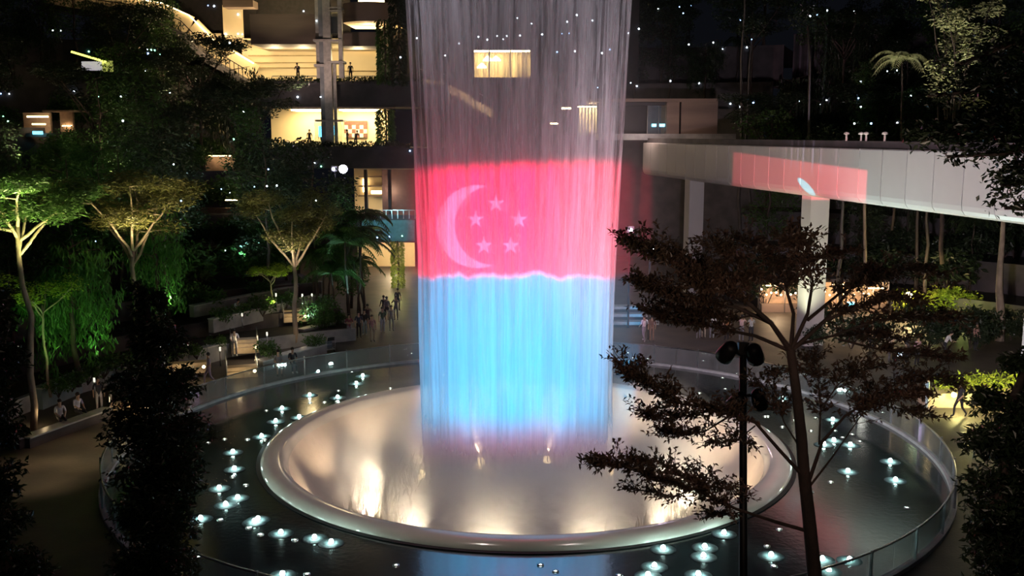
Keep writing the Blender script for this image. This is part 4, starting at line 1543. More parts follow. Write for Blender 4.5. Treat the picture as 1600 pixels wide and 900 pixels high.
lamp('bronze_leaf_fill', 'POINT', P(1420, 640, 9.5), (1.0, .72, .55), 40, size=.2)

# ---- lighting mast with four lamp heads
b = P(1172, 900, 15)
ml = thing('lighting_mast', 'black lighting mast with four round spotlight heads before the basin', 'lighting mast', (b.x, b.y, 0), 0)
top = P(1161, 553, 15)
mb = MB()
mb.tube([(0, 0, 0), (0, 0, 3), (top.x - b.x, 0, top.z)], [.085, .075, .055], 10)
mb.build('pole', M_BLACK, ml, True)
for (hx, hy), (ax, ay) in (((1138, 548), (1158, 556)), ((1179, 551), (1163, 557)), ((1153, 627), (1164, 622)), ((1186, 622), (1166, 618))):
    c = P(hx, hy, 15 - .12)
    a = P(ax, ay, 15)
    c, a = c - Vector((b.x, b.y, 0)), a - Vector((b.x, b.y, 0))
    mb = MB()
    mb.tube([a, a.lerp(c, .6) + Vector((0, 0, .03)), c], .025, 6)
    arm = mb.build('arm', M_BLACK, ml)
    d = Vector((0.25 * (1 if hx > 1160 else -1), .5, -.6)).normalized()
    mb = MB()
    mb.tube([c - d * .16, c - d * .10, c + d * .08, c + d * .17], [.07, .115, .135, .14], 14)
    hd = mb.build('lamp_head', M_BLACK, ml, True)
    mb = MB()
    mb.tube([c + d * .171, c + d * .175], [.12, .12], 14)
    mb.build('lens', mat('unlit_lens', (.05, .05, .06), None, .1), hd)
mb = MB()
mb.box((top.x - b.x, 0, top.z + .03), (.34, .07, .07))
mb.box((top.x - b.x, 0, top.z + .12), (.16, .1, .12))
mb.build('crossbar', M_BLACK, ml)

# ------------------------------------------------------------------ terrace furniture, ledges, lit steps
def wall_between(name, label, cat, a, b, h, w, m, z=0.0, cap=None):
    a, b = Vector((a.x, a.y, z)), Vector((b.x, b.y, z))
    t = thing(name, label, cat, a, 0)
    mb = MB()
    mb.bar((0, 0, h / 2), b - a + Vector((0, 0, h / 2)), w, h)
    mb.build('body', m, t)
    mb = MB()
    mb.bar((0, 0, h + .03), b - a + Vector((0, 0, h + .03)), w + .1, .07)
    mb.build('coping', cap or M_KERB, t)
    return t


M_BLUEW = mat('blue_grey_stone', (0.20, 0.27, 0.32), (0.13, 0.19, 0.23), .7, scale=1.0, bump=.2)
wall_between('seating_ledge', 'long dark stone seating ledge with pale edge below the planter wall', 'ledge', G(40, 700), G(170, 652), .42, .5, M_DARKC)
wall_between('seating_ledge', 'short end of the stone seating ledge beside the pale trunk', 'ledge', G(40, 700), G(5, 690), .42, .5, M_DARKC)
wall_between('stone_planter', 'blue grey stone planter wall behind the seated people', 'planter', G(60, 640), G(178, 590), 1.0, .5, M_BLUEW)
wall_between('stone_planter', 'grey stone planter wall behind the lit stair landing', 'planter', G(190, 600), G(350, 560), .9, .5, M_CONC)
wall_between('stone_planter', 'low grey planter wall beneath the grey green umbrella tree', 'planter', G(405, 580), G(505, 552), .55, .6, M_CONC)
wall_between('stone_planter', 'grey planter wall between the palms and the crowd', 'planter', G(470, 535), G(535, 518), .8, .5, M_CONC)
wall_between('stone_planter', 'upper grey planter wall above the lit landing', 'planter', G(330, 520, 1.2), G(500, 478, 1.2), .8, .4, M_CONC, 1.2)
wall_between('stone_planter', 'highest grey planter wall under the lime green tree', 'planter', G(300, 496, 1.8), G(500, 455, 1.8), .7, .4, M_CONC, 1.8)

M_LITST = mat('tan_step_stone', (0.55, 0.44, 0.30), (0.45, 0.36, 0.24), .7)


def lit_steps(px, py, w, n, label, z=0.0, lampoff=(.4, .35)):
    c = G(px, py, z)
    t = thing('lit_step_block', label, 'steps', (c.x, c.y, z), math.radians(18))
    for k in range(n):
        mb = MB()
        mb.box((0, .35 * k + .3, .17 * k + .16), (w, .7, .33))
        mb.build('step', M_LITST, t)
    mb = MB()
    mb.sphere((0, 0, 0), .09, 8)
    o = mb.build('step_light', G_WARM, t)
    o.location = (w * lampoff[0], -.15, lampoff[1])
    mb = MB()
    mb.box((w * lampoff[0], -.06, lampoff[1] - .02), (.22, .12, .2))
    mb.build('light_housing', M_BLACK, t)
    for sx in (-1, 1):
        mb = MB()
        mb.tube([(sx * w / 2, 0, 0), (sx * w / 2, 0, 1.0)], .03, 6)
        mb.tube([(sx * w / 2, 1.0, .3), (sx * w / 2, 1.0, 1.35)], .03, 6)
        mb.tube([(sx * w / 2, 0, 1.0), (sx * w / 2, 1.0, 1.35)], .025, 6)
        mb.build('handrail', M_STEEL, t)
    q = Vector((c.x, c.y - .7, z + lampoff[1] + .4))
    lamp('step_lamp_light', 'POINT', q, (1.0, .75, .42), 26, size=.1)
    return t


lit_steps(379, 590, 1.6, 2, 'lowest warm lit stone steps with steel handrails by the glass balustrade')
lit_steps(383, 552, 1.5, 3, 'middle warm lit stone steps with two lamps and handrails', .4)
lit_steps(462, 503, 1.5, 3, 'upper warm lit stone steps under the lime green tree', 1.0)
lit_steps(292, 584, 2.2, 2, 'warm lit stone steps hidden partly by the columnar tree', .3)
lit_steps(205, 650, 1.8, 2, 'warm lit stone steps behind the columnar tree near the ledge', .0)
for i, (px, py, z, h) in enumerate(((149, 622, .4, 1.0), (345, 572, 0, 1.1), (379, 512, 1.2, .9), (432, 482, 1.8, 1.0), (473, 483, 1.8, 1.0), (488, 480, 1.8, .9), (418, 545, .5, 1.0), (253, 570, .6, 1.0), (295, 560, .6, .9))):
    g = G(px, py, z)
    t = thing('bollard_light', 'slim steel bollard light on the stepped terraces', 'bollard', (g.x, g.y, z), 0, 'slim bollards on the terraces')
    mb = MB()
    mb.tube([(0, 0, 0), (0, 0, h * .8)], .045, 8)
    mb.build('post', M_STEEL, t, True)
    mb = MB()
    mb.tube([(0, 0, h * .8), (0, 0, h)], .05, 8)
    mb.build('light_head', glow('pale_bollard_glow', (.9, .85, .7), 1.2), t, True)
for i, (px, py, w) in enumerate(((75, 668, 9), (475, 545, 8), (55, 664, 9), (400, 577, 10))):
    g = G(px, py, .0)
    lamp('ledge_light', 'POINT', (g.x, g.y - .3, .75), (1, .72, .4), w, size=.08)
for px, py in ((150, 700), (60, 740)):
    g = G(px, py)
    lamp('walkway_downlight', 'SPOT', (g.x, g.y, 6.0), (1.0, .72, .40), 800, target=(g.x, g.y, 0), size=.2, spot=60, blend=1.0)
g = G(590, 500)
lamp('path_downlight', 'SPOT', (g.x, g.y, 7.0), (1.0, .80, .62), 150, target=(g.x, g.y - 2, 0), size=.2, spot=90, blend=1.0)
g = G(440, 555)
lamp('path_downlight', 'SPOT', (g.x, g.y - 3, 7.0), (.85, .88, 1.0), 380, target=(g.x, g.y, 0), size=.2, spot=90, blend=1.0)
g = G(1050, 520)
lamp('plaza_downlight', 'SPOT', (g.x, g.y - 2, 8.5), (.9, .85, 1.0), 420, target=(g.x, g.y, 0), size=.2, spot=110, blend=1.0)
g = G(1400, 580)
lamp('plaza_downlight', 'SPOT', (g.x, g.y, 8), (1.0, .78, .6), 110, target=(g.x, g.y, 0), size=.2, spot=100, blend=1.0)
g = G(1490, 680)
lamp('plaza_downlight', 'SPOT', (g.x, g.y, 8), (1.0, .72, .6), 90, target=(g.x, g.y, 0), size=.2, spot=90, blend=1.0)

# white benches stacked on the plaza behind the fall
bn = thing('pale_bench_steps', 'pale stone bench steps behind the waterfall beside two people', 'steps', G(990, 508), 0)
for k in range(3):
    mb = MB()
    mb.box((0, .9 * k, .2 + .38 * k), (3.4, .8, .2))
    mb.build('bench_slab', M_KERB, bn)
    mb = MB()
    mb.box((0, .95 * k + .1, .05 + .19 * k), (3.2, .6, .1 + .38 * k))
    mb.build('bench_base', M_DARKC, bn)

# green planting in the stone planters
rr = random.Random(66)
for i, (px, py, z) in enumerate(((78, 628, .5), (100, 618, .5), (125, 607, .5), (150, 597, .5), (205, 590, .5), (235, 582, .5), (268, 574, .5), (300, 566, .5), (330, 556, .5), (345, 512, 1.5), (372, 506, 1.5), (405, 498, 1.5), (440, 490, 1.5), (420, 570, .3), (485, 552, .3), (500, 522, .5), (520, 516, .5), (320, 488, 2.0), (400, 470, 2.0), (470, 458, 2.0))):
    g = G(px, py, z)
    if i == 0:
        ps0 = shrub(160, .75, .9, 420, M_LEAF, .2, 'planter_shrub', 'low green shrub growing behind a stone planter on the terraces', (g.x, g.y + .9, z), 'low shrubs in the stone planters')
    else:
        copy_tree(ps0, (g.x, g.y + .9, z), rr.uniform(0, 6), rr.uniform(.8, 1.3))

# ---- luggage trolley
g = G(516, 551)
tl = thing('luggage_trolley', 'grey luggage trolley with upright handle standing on the plaza', 'trolley', (g.x, g.y, 0), math.radians(35))
mb = MB()
for sx in (-.28, .28):
    mb.tube([(sx, -.1, .12), (sx, -.15, .6), (sx, -.3, 1.02)], .02, 6)
mb.tube([(-.28, -.3, 1.02), (.28, -.3, 1.02)], .025, 6)
for z in (.35, .55, .75):
    mb.tube([(-.28, -.13, z), (.28, -.13, z)], .012, 5)
mb.build('handle_frame', M_STEEL, tl)
mb = MB()
mb.box((0, .42, .2), (.6, 1.0, .05))
mb.tube([(-.3, .95, .2), (-.3, 1.0, .5), (.3, 1.0, .5), (.3, .95, .2)], .018, 6)
mb.build('platform', M_STEEL, tl)
mb = MB()
mb.box((0, -.05, .86), (.46, .2, .22))
mb.build('basket', M_BLACK, tl)
for x, y in ((-.26, 0), (.26, 0), (0, .85)):
    mb = MB()
    mb.tube([(x - .025, y, .09), (x + .025, y, .09)], .09, 12)
    mb.build('wheel', M_BLACK, tl, True)
mb = MB()
mb.box((0, .4, .5), (.42, .5, .55))
g2 = mb.build('suitcase', mat('blue_grey_case', (.12, .16, .2)), None)
g2.location = (g.x, g.y, .0)
g2.rotation_euler = (0, 0, math.radians(35))
tag(g2, 'blue grey suitcase standing on the luggage trolley', 'suitcase')

# ---- lit restaurant strip under the bridge
rs = thing('restaurant_pavilion', 'low restaurant pavilion with warm lamps under the bridge trees', 'pavilion', (0, 0, 0))
fpart('roof', M_DARKC, rs, [(1185, 1390, 436, 441, 71, 3.5)])
fpart('wall', mat('warm_plaster', (.6, .42, .28)), rs, [(1185, 1390, 441, 488, 74, .3)])
fpart('counter', M_BROWN, rs, [(1190, 1385, 476, 489, 72.3, .6)])
fpart('post', M_DARKC, rs, [(x, x + 2.5, 441, 489, 71.2, .2) for x in (1186, 1226, 1266, 1306, 1346, 1387)])
fpart('strip_light', G_WARM, rs, [(1300, 1348, 444, 445, 73, .2), (1192, 1222, 446, 447, 73, .2), (1352, 1384, 450, 451, 73, .2)])
fpart('lit_sign', G_CYAN, rs, [(1324, 1335, 472, 478, 70.9, .1)])
lm = thing('globe_lamp', 'bright globe lamp on a post beside the restaurant pavilion', 'lamp', G(1420, 496), 0)
q = P(1420, 463, 70)
mb = MB()
mb.tube([(0, 0, 0), (0, 0, q.z)], .05, 8)
mb.build('post', M_BLACK, lm)
mb = MB()
mb.sphere((0, 0, q.z + .1), .22, 10)
mb.build('globe', glow('globe_glow', (1.0, .7, .32), 25), lm, True)
lm.location = (q.x, q.y, 0)
lamp('globe_lamp_light', 'POINT', q + Vector((0, -.5, .1)), (1, .68, .3), 420, size=.2)
for k in range(26):
    mb = MB()
    mb.sphere((0, 0, 0), .07, 6)
    o = mb.build('hanging_bulb', glow('bulb_glow', (1.0, .62, .30), 14), rs)
    o.location = P(1190 + k * 7.6, 452 + 9 * abs(math.sin(k * 1.9)), 70.8)
for px in (1215, 1290, 1365):
    lamp('pavilion_light', 'POINT', P(px, 455, 71.6), (1, .66, .38), 260, size=.2)
for i in range(7):
    p = P(1415 + 17 * i, 480, 71 + (i % 2))
    lb = 'lit bright green shrub in the bed beside the restaurant pavilion'
    if i == 0:
        ls0 = shrub(140, .9, 1.9, 420, M_LIME, .3, 'lit_shrub', lb, (p.x, p.y, 0), 'lit green shrubs by the pavilion')
    else:
        copy_tree(ls0, (p.x, p.y, 0), i, R.uniform(.8, 1.1))
lamp('shrub_uplight', 'POINT', P(1465, 478, 69), (.95, 1.0, .3), 110, size=.15)
lamp('shrub_uplight', 'POINT', P(1505, 478, 69), (.8, 1.0, .25), 90, size=.15)
rr = random.Random(77)
dk0 = None
for i in range(34):
    px = rr.uniform(1170, 1590)
    Z = rr.choice((74.5, 76, 78, 60, 62, 64)) + rr.uniform(-.5, .5)
    if Z < 70 and px < 1270:
        Z += 14
    p = P(px, 470, Z)
    z = hill_z(HR, math.hypot(p.x, p.y)) if math.degrees(math.atan2(p.x, p.y)) > 22 else 0
    s_ = rr.uniform(.8, 1.5) * (1.4 if Z > 70 else .8)
    lb = 'dark leafy shrub growing around the restaurant pavilion'
    if dk0 is None:
        dk0 = shrub(150, 1.1, 1.7, 620, M_LEAFD, .28, 'shrub', lb, (p.x, p.y, z), 'dark shrubs around the pavilion')
        dk0.scale = (s_,) * 3
    else:
        copy_tree(dk0, (p.x, p.y, z), rr.uniform(0, 6), s_)
# yellow planter near the dark tree
yp = thing('lit_planter', 'stone planter lit yellow beside a walking person', 'planter', G(1520, 640), 0)
mb = MB()
mb.box((1.2, 1.0, .35), (6.5, 1.4, .7))
mb.build('box', M_LITST, yp)
mb = MB()
cloud(mb, random.Random(8), (1.2, 1.0, 1.1), (3.1, .7, .5), 700, .26, .11)
mb.build('foliage', M_LIME, yp)['kind'] = 'stuff'
q = G(1500, 640)
mb = MB()
mb.sphere((-1.0, -.1, .75), .12, 8)
mb.build('planter_lamp', glow('yellow_lamp_glow', (1, .9, .25), 30), yp)
lamp('planter_light', 'POINT', Vector((q.x - .3, q.y - .8, 1.0)), (1.0, .88, .3), 300, size=.1)
lamp('planter_light', 'POINT', Vector((q.x + 2.5, q.y - .8, 1.5)), (1.0, .88, .35), 300, size=.1)


# ------------------------------------------------------------------ people
def person_mesh(name, pose):
    """continuous skinned body; returns mesh with slots skin, top, trousers, shoes"""
    J = {'pelvis': (0, 0, .95, .135, .10), 'waist': (0, 0, 1.08, .125, .095), 'chest': (0, .01, 1.30, .155, .105), 'neck': (0, .01, 1.46, .055, .055),
         'jaw': (0, -.02, 1.54, .068, .075), 'face': (0, -.01, 1.62, .080, .095), 'crown': (0, .01, 1.70, .055, .065)}
    for s, n in ((-1, 'l'), (1, 'r')):
        J['sho' + n] = (s * .17, .01, 1.41, .062, .062)
        J['elb' + n] = (s * .23, .03, 1.15, .044, .044)
        J['wri' + n] = (s * .24, -.05, .92, .030, .030)
        J['palm' + n] = (s * .24, -.08, .84, .034, .020)
        J['tip' + n] = (s * .235, -.10, .76, .016, .012)
        J['thumb' + n] = (s * .20, -.12, .84, .012, .012)
        J['hip' + n] = (s * .09, 0, .88, .088, .088)
        J['kne' + n] = (s * .10, -.02, .50, .060, .060)
        J['ank' + n] = (s * .10, .02, .10, .042, .042)
        J['toe' + n] = (s * .12, -.15, .045, .042, .034)
    for k, v in pose.items():
        J[k] = tuple(v) + J[k][len(v):]
    E = [('pelvis', 'waist'), ('waist', 'chest'), ('chest', 'neck'), ('neck', 'jaw'), ('jaw', 'face'), ('face', 'crown')]
    for n in 'lr':
        E += [('chest', 'sho' + n), ('sho' + n, 'elb' + n), ('elb' + n, 'wri' + n), ('wri' + n, 'palm' + n), ('palm' + n, 'tip' + n), ('palm' + n, 'thumb' + n),
              ('pelvis', 'hip' + n), ('hip' + n, 'kne' + n), ('kne' + n, 'ank' + n), ('ank' + n, 'toe' + n)]
    bm = bmesh.new()
    sk = bm.verts.layers.skin.verify()
    V_ = {}
    for k, v in J.items():
        b = bm.verts.new(v[:3])
        b[sk].radius = v[3:5]
        V_[k] = b
    V_['pelvis'][sk].use_root = True
    for a, b in E:
        bm.edges.new((V_[a], V_[b]))
    me = bpy.data.meshes.new(name + '_skeleton')
    bm.to_mesh(me)
    bm.free()
    o = bpy.data.objects.new('person_tmp', me)
    COL.objects.link(o)
    o.modifiers.new('s', 'SKIN')
    sd = o.modifiers.new('d', 'SUBSURF')
    sd.levels = sd.render_levels = 1
    dg = bpy.context.evaluated_depsgraph_get()
    dg.update()
    out = bpy.data.meshes.new_from_object(o.evaluated_get(dg))
    out.name = name
    bpy.data.objects.remove(o)
    for i in range(4):
        out.materials.append(M_BLACK)
    region = {}
    for a, b in E:
        k = a[:3] + b[:3]
        region[(a, b)] = 0
        if a in ('pelvis', 'waist') or (a == 'chest' and b != 'neck') or a.startswith('sho'):
            region[(a, b)] = 1
        if b.startswith('hip') or a.startswith('hip') or a.startswith('kne'):
            region[(a, b)] = 2
        if a.startswith('ank'):
            region[(a, b)] = 3
    segs = [(Vector(J[a][:3]), Vector(J[b][:3]), region[(a, b)]) for a, b in E]
    for p in out.polygons:
        c = p.center
        best, bi = 1e9, 0
        for a, b, r in segs:
            ab = b - a
            t = max(0, min(1, (c - a).dot(ab) / ab.length_squared))
            dd = (a + ab * t - c).length
            if dd < best:
                best, bi = dd, r
        p.material_index = bi
        p.use_smooth = True
    hair = MB()
    f = Vector(J['face'][:3])
    cr = Vector(J['crown'][:3])
    hair.sphere(f.lerp(cr, .45) + Vector((0, .02, .012)), .105, 10, (.92, 1.0, 1.0), False)
    hv = [v for v in hair.v]
    hme = hair.mesh(name + '_hair', M_BLACK, True)
    return out, hme


ST = {}
arms_x = {'elbl': (-.25, -.05, 1.18), 'wril': (.02, -.20, 1.17), 'palml': (.10, -.21, 1.19), 'tipl': (.17, -.20, 1.21), 'thumbl': (.08, -.22, 1.23), 'elbr': (.25, -.05, 1.18), 'wrir': (-.02, -.22, 1.14), 'palmr': (-.10, -.22, 1.16), 'tipr': (-.17, -.20, 1.18), 'thumbr': (-.08, -.24, 1.20)}
photo = {'elbl': (-.28, -.16, 1.26), 'wril': (-.14, -.33, 1.46), 'palml': (-.11, -.36, 1.53), 'tipl': (-.08, -.37, 1.60), 'thumbl': (-.07, -.36, 1.52), 'elbr': (.28, -.16, 1.26), 'wrir': (.14, -.33, 1.46), 'palmr': (.11, -.36, 1.53), 'tipr': (.08, -.37, 1.60), 'thumbr': (.07, -.36, 1.52)}
walk = {'knel': (-.10, -.20, .52), 'ankl': (-.10, -.22, .12), 'toel': (-.11, -.40, .07), 'kner': (.10, .06, .50), 'ankr': (.10, .34, .17), 'toer': (.11, .24, .04), 'elbl': (-.23, .14, 1.17), 'wril': (-.24, .16, .93), 'palml': (-.24, .15, .85), 'tipl': (-.235, .13, .77), 'thumbl': (-.2, .11, .85), 'wrir': (.23, -.22, .98), 'palmr': (.22, -.28, .92), 'tipr': (.21, -.33, .86), 'thumbr': (.18, -.30, .93)}
seat = {'pelvis': (0, 0, .16), 'waist': (0, -.01, .30), 'chest': (0, -.05, .52), 'neck': (0, -.08, .68), 'jaw': (0, -.12, .76), 'face': (0, -.12, .84), 'crown': (0, -.10, .92)}
for s, n in ((-1, 'l'), (1, 'r')):
    seat.update({'sho' + n: (s * .17, -.05, .63), 'elb' + n: (s * .22, -.12, .38), 'wri' + n: (s * .13, -.32, .27), 'palm' + n: (s * .11, -.39, .25), 'tip' + n: (s * .09, -.46, .22), 'thumb' + n: (s * .07, -.40, .27),
                 'hip' + n: (s * .09, -.05, .12), 'kne' + n: (s * .11, -.46, .10), 'ank' + n: (s * .11, -.48, -.32), 'toe' + n: (s * .12, -.66, -.38)})
lean = {'chest': (0, -.16, 1.26), 'neck': (0, -.26, 1.40), 'jaw': (0, -.32, 1.46), 'face': (0, -.34, 1.54), 'crown': (0, -.33, 1.62), 'waist': (0, -.05, 1.08)}
for s, n in ((-1, 'l'), (1, 'r')):
    lean.update({'sho' + n: (s * .17, -.22, 1.36), 'elb' + n: (s * .24, -.30, 1.10), 'wri' + n: (s * .18, -.48, 1.02), 'palm' + n: (s * .15, -.55, 1.02), 'tip' + n: (s * .13, -.62, 1.01), 'thumb' + n: (s * .11, -.55, 1.05)})
PM = {k: person_mesh('person_' + k, v) for k, v in (('stand', ST), ('cross', arms_x), ('photo', photo), ('walk', walk), ('seat', seat), ('lean', lean))}


def cm(c):
    return mat('cloth_%d_%d_%d' % tuple(int(x * 100) for x in c), c, None, .85, scale=8)


SK = [mat('skin_%d' % i, c, tuple(x * .9 for x in c), .5) for i, c in enumerate(((.50, .32, .23), (.40, .25, .17), (.58, .40, .30)))]
HAIR = mat('dark_hair', (.012, .010, .009), None, .5)
SHOE = [mat('white_shoe', (.6, .6, .6)), mat('dark_shoe', (.03, .03, .03))]
NSK = [0]


def person(px, py, pose, face, label, top, legs, shoe=1, z=0.0, h=1.0, Z=None, extra=None, group=None):
    g = G(px, py, z) if Z is None else P(px, py, Z)
    t = thing('person', label, 'person', (g.x, g.y, g.z if Z else z), math.radians(face), group)
    t.scale = (h, h, h)
    body, hme = PM[pose]
    o = link('body', body, t)
    NSK[0] += 1
    for i, m in enumerate((SK[NSK[0] % 3], cm(top), cm(legs), SHOE[shoe])):
        o.material_slots[i].link = 'OBJECT'
        o.material_slots[i].material = m
    hh = link('hair', hme, t)
    hh.material_slots[0].link = 'OBJECT'
    hh.material_slots[0].material = HAIR
    return t


def acc(name, label, cat, p, size, m, rz=0.0, grp=None):
    mb = MB()
    mb.box((0, 0, 0), size)
    o = mb.build(name, m, None)
    o.location = p
    o.rotation_euler = (0, 0, rz)
    return tag(o, label, cat, grp)


DK, MAR, GRY, WHT, JEA, BEI, GRN, PUR = (.03, .03, .04), (.20, .05, .07), (.22, .22, .25), (.75, .75, .78), (.30, .42, .55), (.42, .36, .28), (.06, .13, .09), (.35, .28, .42)
person(546, 532, 'cross', 30, 'person in maroon top with folded arms at the edge of the crowd', MAR, GRY)
person(561, 528, 'stand', 20, 'person in dark navy clothes standing in the crowd', (.04, .05, .10), DK)
person(570, 524, 'stand', -10, 'person in dark top and pale jeans in the crowd', DK, (.45, .60, .72), 0)
person(575, 515, 'photo', 5, 'person in dark maroon raising both hands to take a picture', (.09, .03, .05), DK)
person(582, 534, 'stand', 25, 'person in pink shirt and beige trousers in front of the crowd', (.45, .24, .26), BEI, 1)
person(598, 520, 'stand', 15, 'person in dark green top and light trousers with white shoes', GRN, (.5, .58, .66), 0)
person(600, 499, 'walk', 200, 'tall person in black walking along the lit path', DK, DK)
person(605, 501, 'stand', 160, 'person in grey top and black shorts on the lit path', GRY, DK)
person(612, 517, 'stand', 10, 'person in lilac grey top and grey trousers in the crowd', (.34, .30, .36), (.36, .34, .32))
person(619, 500, 'photo', 0, 'person in grey with both hands raised beside the lime plant', (.16, .15, .18), (.14, .13, .14))
person(622, 486, 'stand', 170, 'person in black standing at the foot of the lime plant', DK, DK)
person(435, 573, 'seat', 20, 'seated person in black and white shirt on the planter edge', (.30, .32, .36), (.42, .28, .22), 1, .45)
person(457, 569, 'seat', 25, 'seated person all in black beside the grey green umbrella tree', DK, DK, 0, .45)
person(367, 557, 'lean', 20, 'person in white shirt and shorts descending the middle steps', WHT, GRY, 0, .4)
person(368, 507, 'lean', 60, 'person in white shirt leaning by the upper planter wall', WHT, DK, 1, 1.2)
person(327, 602, 'walk', -60, 'person in lilac dress stepping past the columnar tree', PUR, PUR, 0)
person(94, 656, 'seat', 40, 'seated person in white bending forward on the ledge', WHT, DK, 1, .45)
person(121, 645, 'seat', 60, 'seated person with pale shirt and dark trousers on the ledge', (.6, .6, .75), DK, 1, .45)
person(156, 645, 'stand', 30, 'person in pale skirt beside the columnar tree', (.05, .05, .06), (.6, .55, .55), 0)
person(214, 884, 'walk', 120, 'person in dark clothes passing under the columnar tree', (.10, .05, .03), (.45, .28, .2), 0)
person(1006, 534, 'walk', 200, 'person in white top walking behind the waterfall', WHT, (.25, .25, .3), 0)
person(1018, 534, 'stand', 180, 'person in brown standing beside the bench steps', (.22, .10, .08), (.30, .16, .12))
for i, (px, py) in enumerate(((1091, 530), (1099, 529), (1112, 530), (1135, 532), (1158, 534), (1173, 534))):
    person(px, py, ('stand', 'photo', 'cross')[i % 3], 170 + 20 * (i % 2), ('person in tan shirt with hands down beyond the ring', 'person in cream shirt photographing beyond the ring', 'person in white with folded arms beyond the ring', 'person in orange top standing beyond the ring', 'person in pale pink photographing beyond the ring', 'person in pale grey with folded arms beyond the ring')[i],
           ((.5, .36, .25), (.6, .5, .4), WHT, (.6, .28, .12), (.6, .42, .42), (.5, .5, .5))[i], (GRY, BEI, GRY, DK, GRY, DK)[i])
person(1389, 566, 'photo', 60, 'person in pale cream shirt holding up a phone beside the ring', (.62, .48, .38), GRY)
person(1417, 568, 'stand', 40, 'person in dark clothes facing the ring beyond the cream shirted one', (.10, .08, .08), DK)
person(1432, 572, 'stand', 20, 'person in pink top standing near the bright stroller', (.5, .3, .34), DK)
person(1475, 560, 'lean', 70, 'person in white shirt leaning forward near the planters', WHT, DK)
person(1524, 548, 'stand', 30, 'person in dusty rose top beside the planters', (.45, .26, .22), DK)
person(1361, 548, 'stand', 0, 'person in mustard top beyond the ring beside the bridge column', (.4, .3, .14), DK)
person(1447, 642, 'stand', 80, 'person in pale blue clothes by the balustrade', (.35, .50, .58), (.40, .52, .58), 0)
person(1498, 652, 'walk', -70, 'person in black striding past the yellow lamp', DK, DK)
fl_ = P(466, 130, 95.5).z - .2
person(466, 127, 'lean', 0, 'dark figure leaning at the upper gallery railing', DK, DK, Z=95.3, h=1.0)
person(548, 127, 'stand', 0, 'dark figure standing at the upper gallery railing', DK, DK, Z=95.3, h=1.0)
for i, (px, lb) in enumerate(((484, 'dark figure beside the lift door on the lower gallery'), (503, 'dark figure in front of the lift door'), (514, 'dark figure before the blue call panel'), (543, 'dark figure under the checker wall'), (556, 'dark figure bending beside the checker wall'))):
    person(px, 231, ('stand', 'walk', 'stand', 'cross', 'lean')[i], 40 * i, lb, (.05, .035, .04), DK, Z=96.0, h=1.0)
acc('phone', 'glowing white phone held up beside the ring', 'phone', G(1391, 566) + Vector((-.3, -.2, 1.55)), (.16, .03, .09), glow('phone_glow', (.7, .8, 1), 4))
q = G(1394, 573)
sc = thing('stroller', 'dark stroller with bright screen near the ring', 'stroller', (q.x + .3, q.y, 0), 0)
mb = MB()
mb.box((0, 0, .55), (.45, .6, .3))
mb.tube([(-.2, .3, .6), (-.2, .6, 1.05), (.2, .6, 1.05), (.2, .3, .6)], .02, 6)
mb.build('seat', M_BLACK, sc)
mb = MB()
mb.box((0, -.32, .8), (.32, .03, .26))
mb.build('screen', glow('screen_glow', (.6, .75, 1.0), 3), sc)
mb = MB()
for x in (-.2, .2):
    mb.tube([(x, -.2, .4), (x, -.25, .1)], .02, 5)
    mb.tube([(x, .25, .4), (x, .3, .1)], .02, 5)
mb.build('frame', M_STEEL, sc)
for x in (-.2, .2):
    for y in (-.25, .3):
        mb = MB()
        mb.tube([(x - .03, y, .1), (x + .03, y, .1)], .1, 10)
        mb.build('wheel', M_BLACK, sc)

# ------------------------------------------------------------------ star lights set in the ring, fairy lights in the trees
def pxs(ox, oy, s):
    return [(ox + x / 4.0, oy + y / 4.0) for x, y in s]


stars = pxs(400, 450, [(388, 522), (600, 520), (667, 545), (627, 592), (515, 635), (510, 680), (335, 665), (337, 711), (427, 707), (163, 748), (65, 760), (123, 828), (296, 805), (745, 657), (840, 620), (912, 620), (662, 678), (505, 705), (0, 615), (973, 405), (1075, 410), (1110, 575), (1175, 537), (1210, 517), (1447, 452), (1432, 527), (1537, 548), (1355, 560), (1072, 500)])
stars += pxs(800, 450, [(28, 543), (120, 541), (212, 541), (275, 498), (515, 521), (355, 528), (640, 453), (680, 470), (713, 490), (755, 573), (840, 585), (725, 400), (755, 432), (847, 437), (1195, 450), (1083, 497), (1316, 557), (1333, 625), (1172, 650), (1488, 507), (1583, 795)])
stars += pxs(1200, 450, [(92, 683), (165, 820), (297, 805), (405, 818), (270, 885), (90, 860), (420, 885), (0, 795), (715, 772)])
stars += pxs(1200, 675, [(350, 72), (412, 47), (467, 27), (527, 8), (515, 75), (765, 178), (500, 240), (797, 295), (270, 365), (870, 465), (70, 598), (20, 765), (340, 790), (510, 795), (380, 860), (40, 830), (575, 52), (393, 303)])
stars += pxs(800, 675, [(178, 820), (272, 860), (945, 722), (890, 832), (850, 890), (1205, 712), (1197, 770), (1165, 885), (1325, 627), (1595, 703), (670, 885)])
stars += pxs(400, 675, [(35, 22), (75, 40), (12, 540), (28, 632), (155, 625), (243, 665), (365, 655), (470, 685), (165, 885), (317, 878), (875, 822)])
stars += pxs(0, 675, [(1545, 38), (1403, 37), (1455, 120), (1465, 225), (1453, 270), (1537, 322), (1370, 345), (1485, 405), (1410, 448), (1590, 555), (1253, 535), (1375, 540), (1553, 590), (1300, 60), (1075, 110), (1240, 770)])
BIG = set()
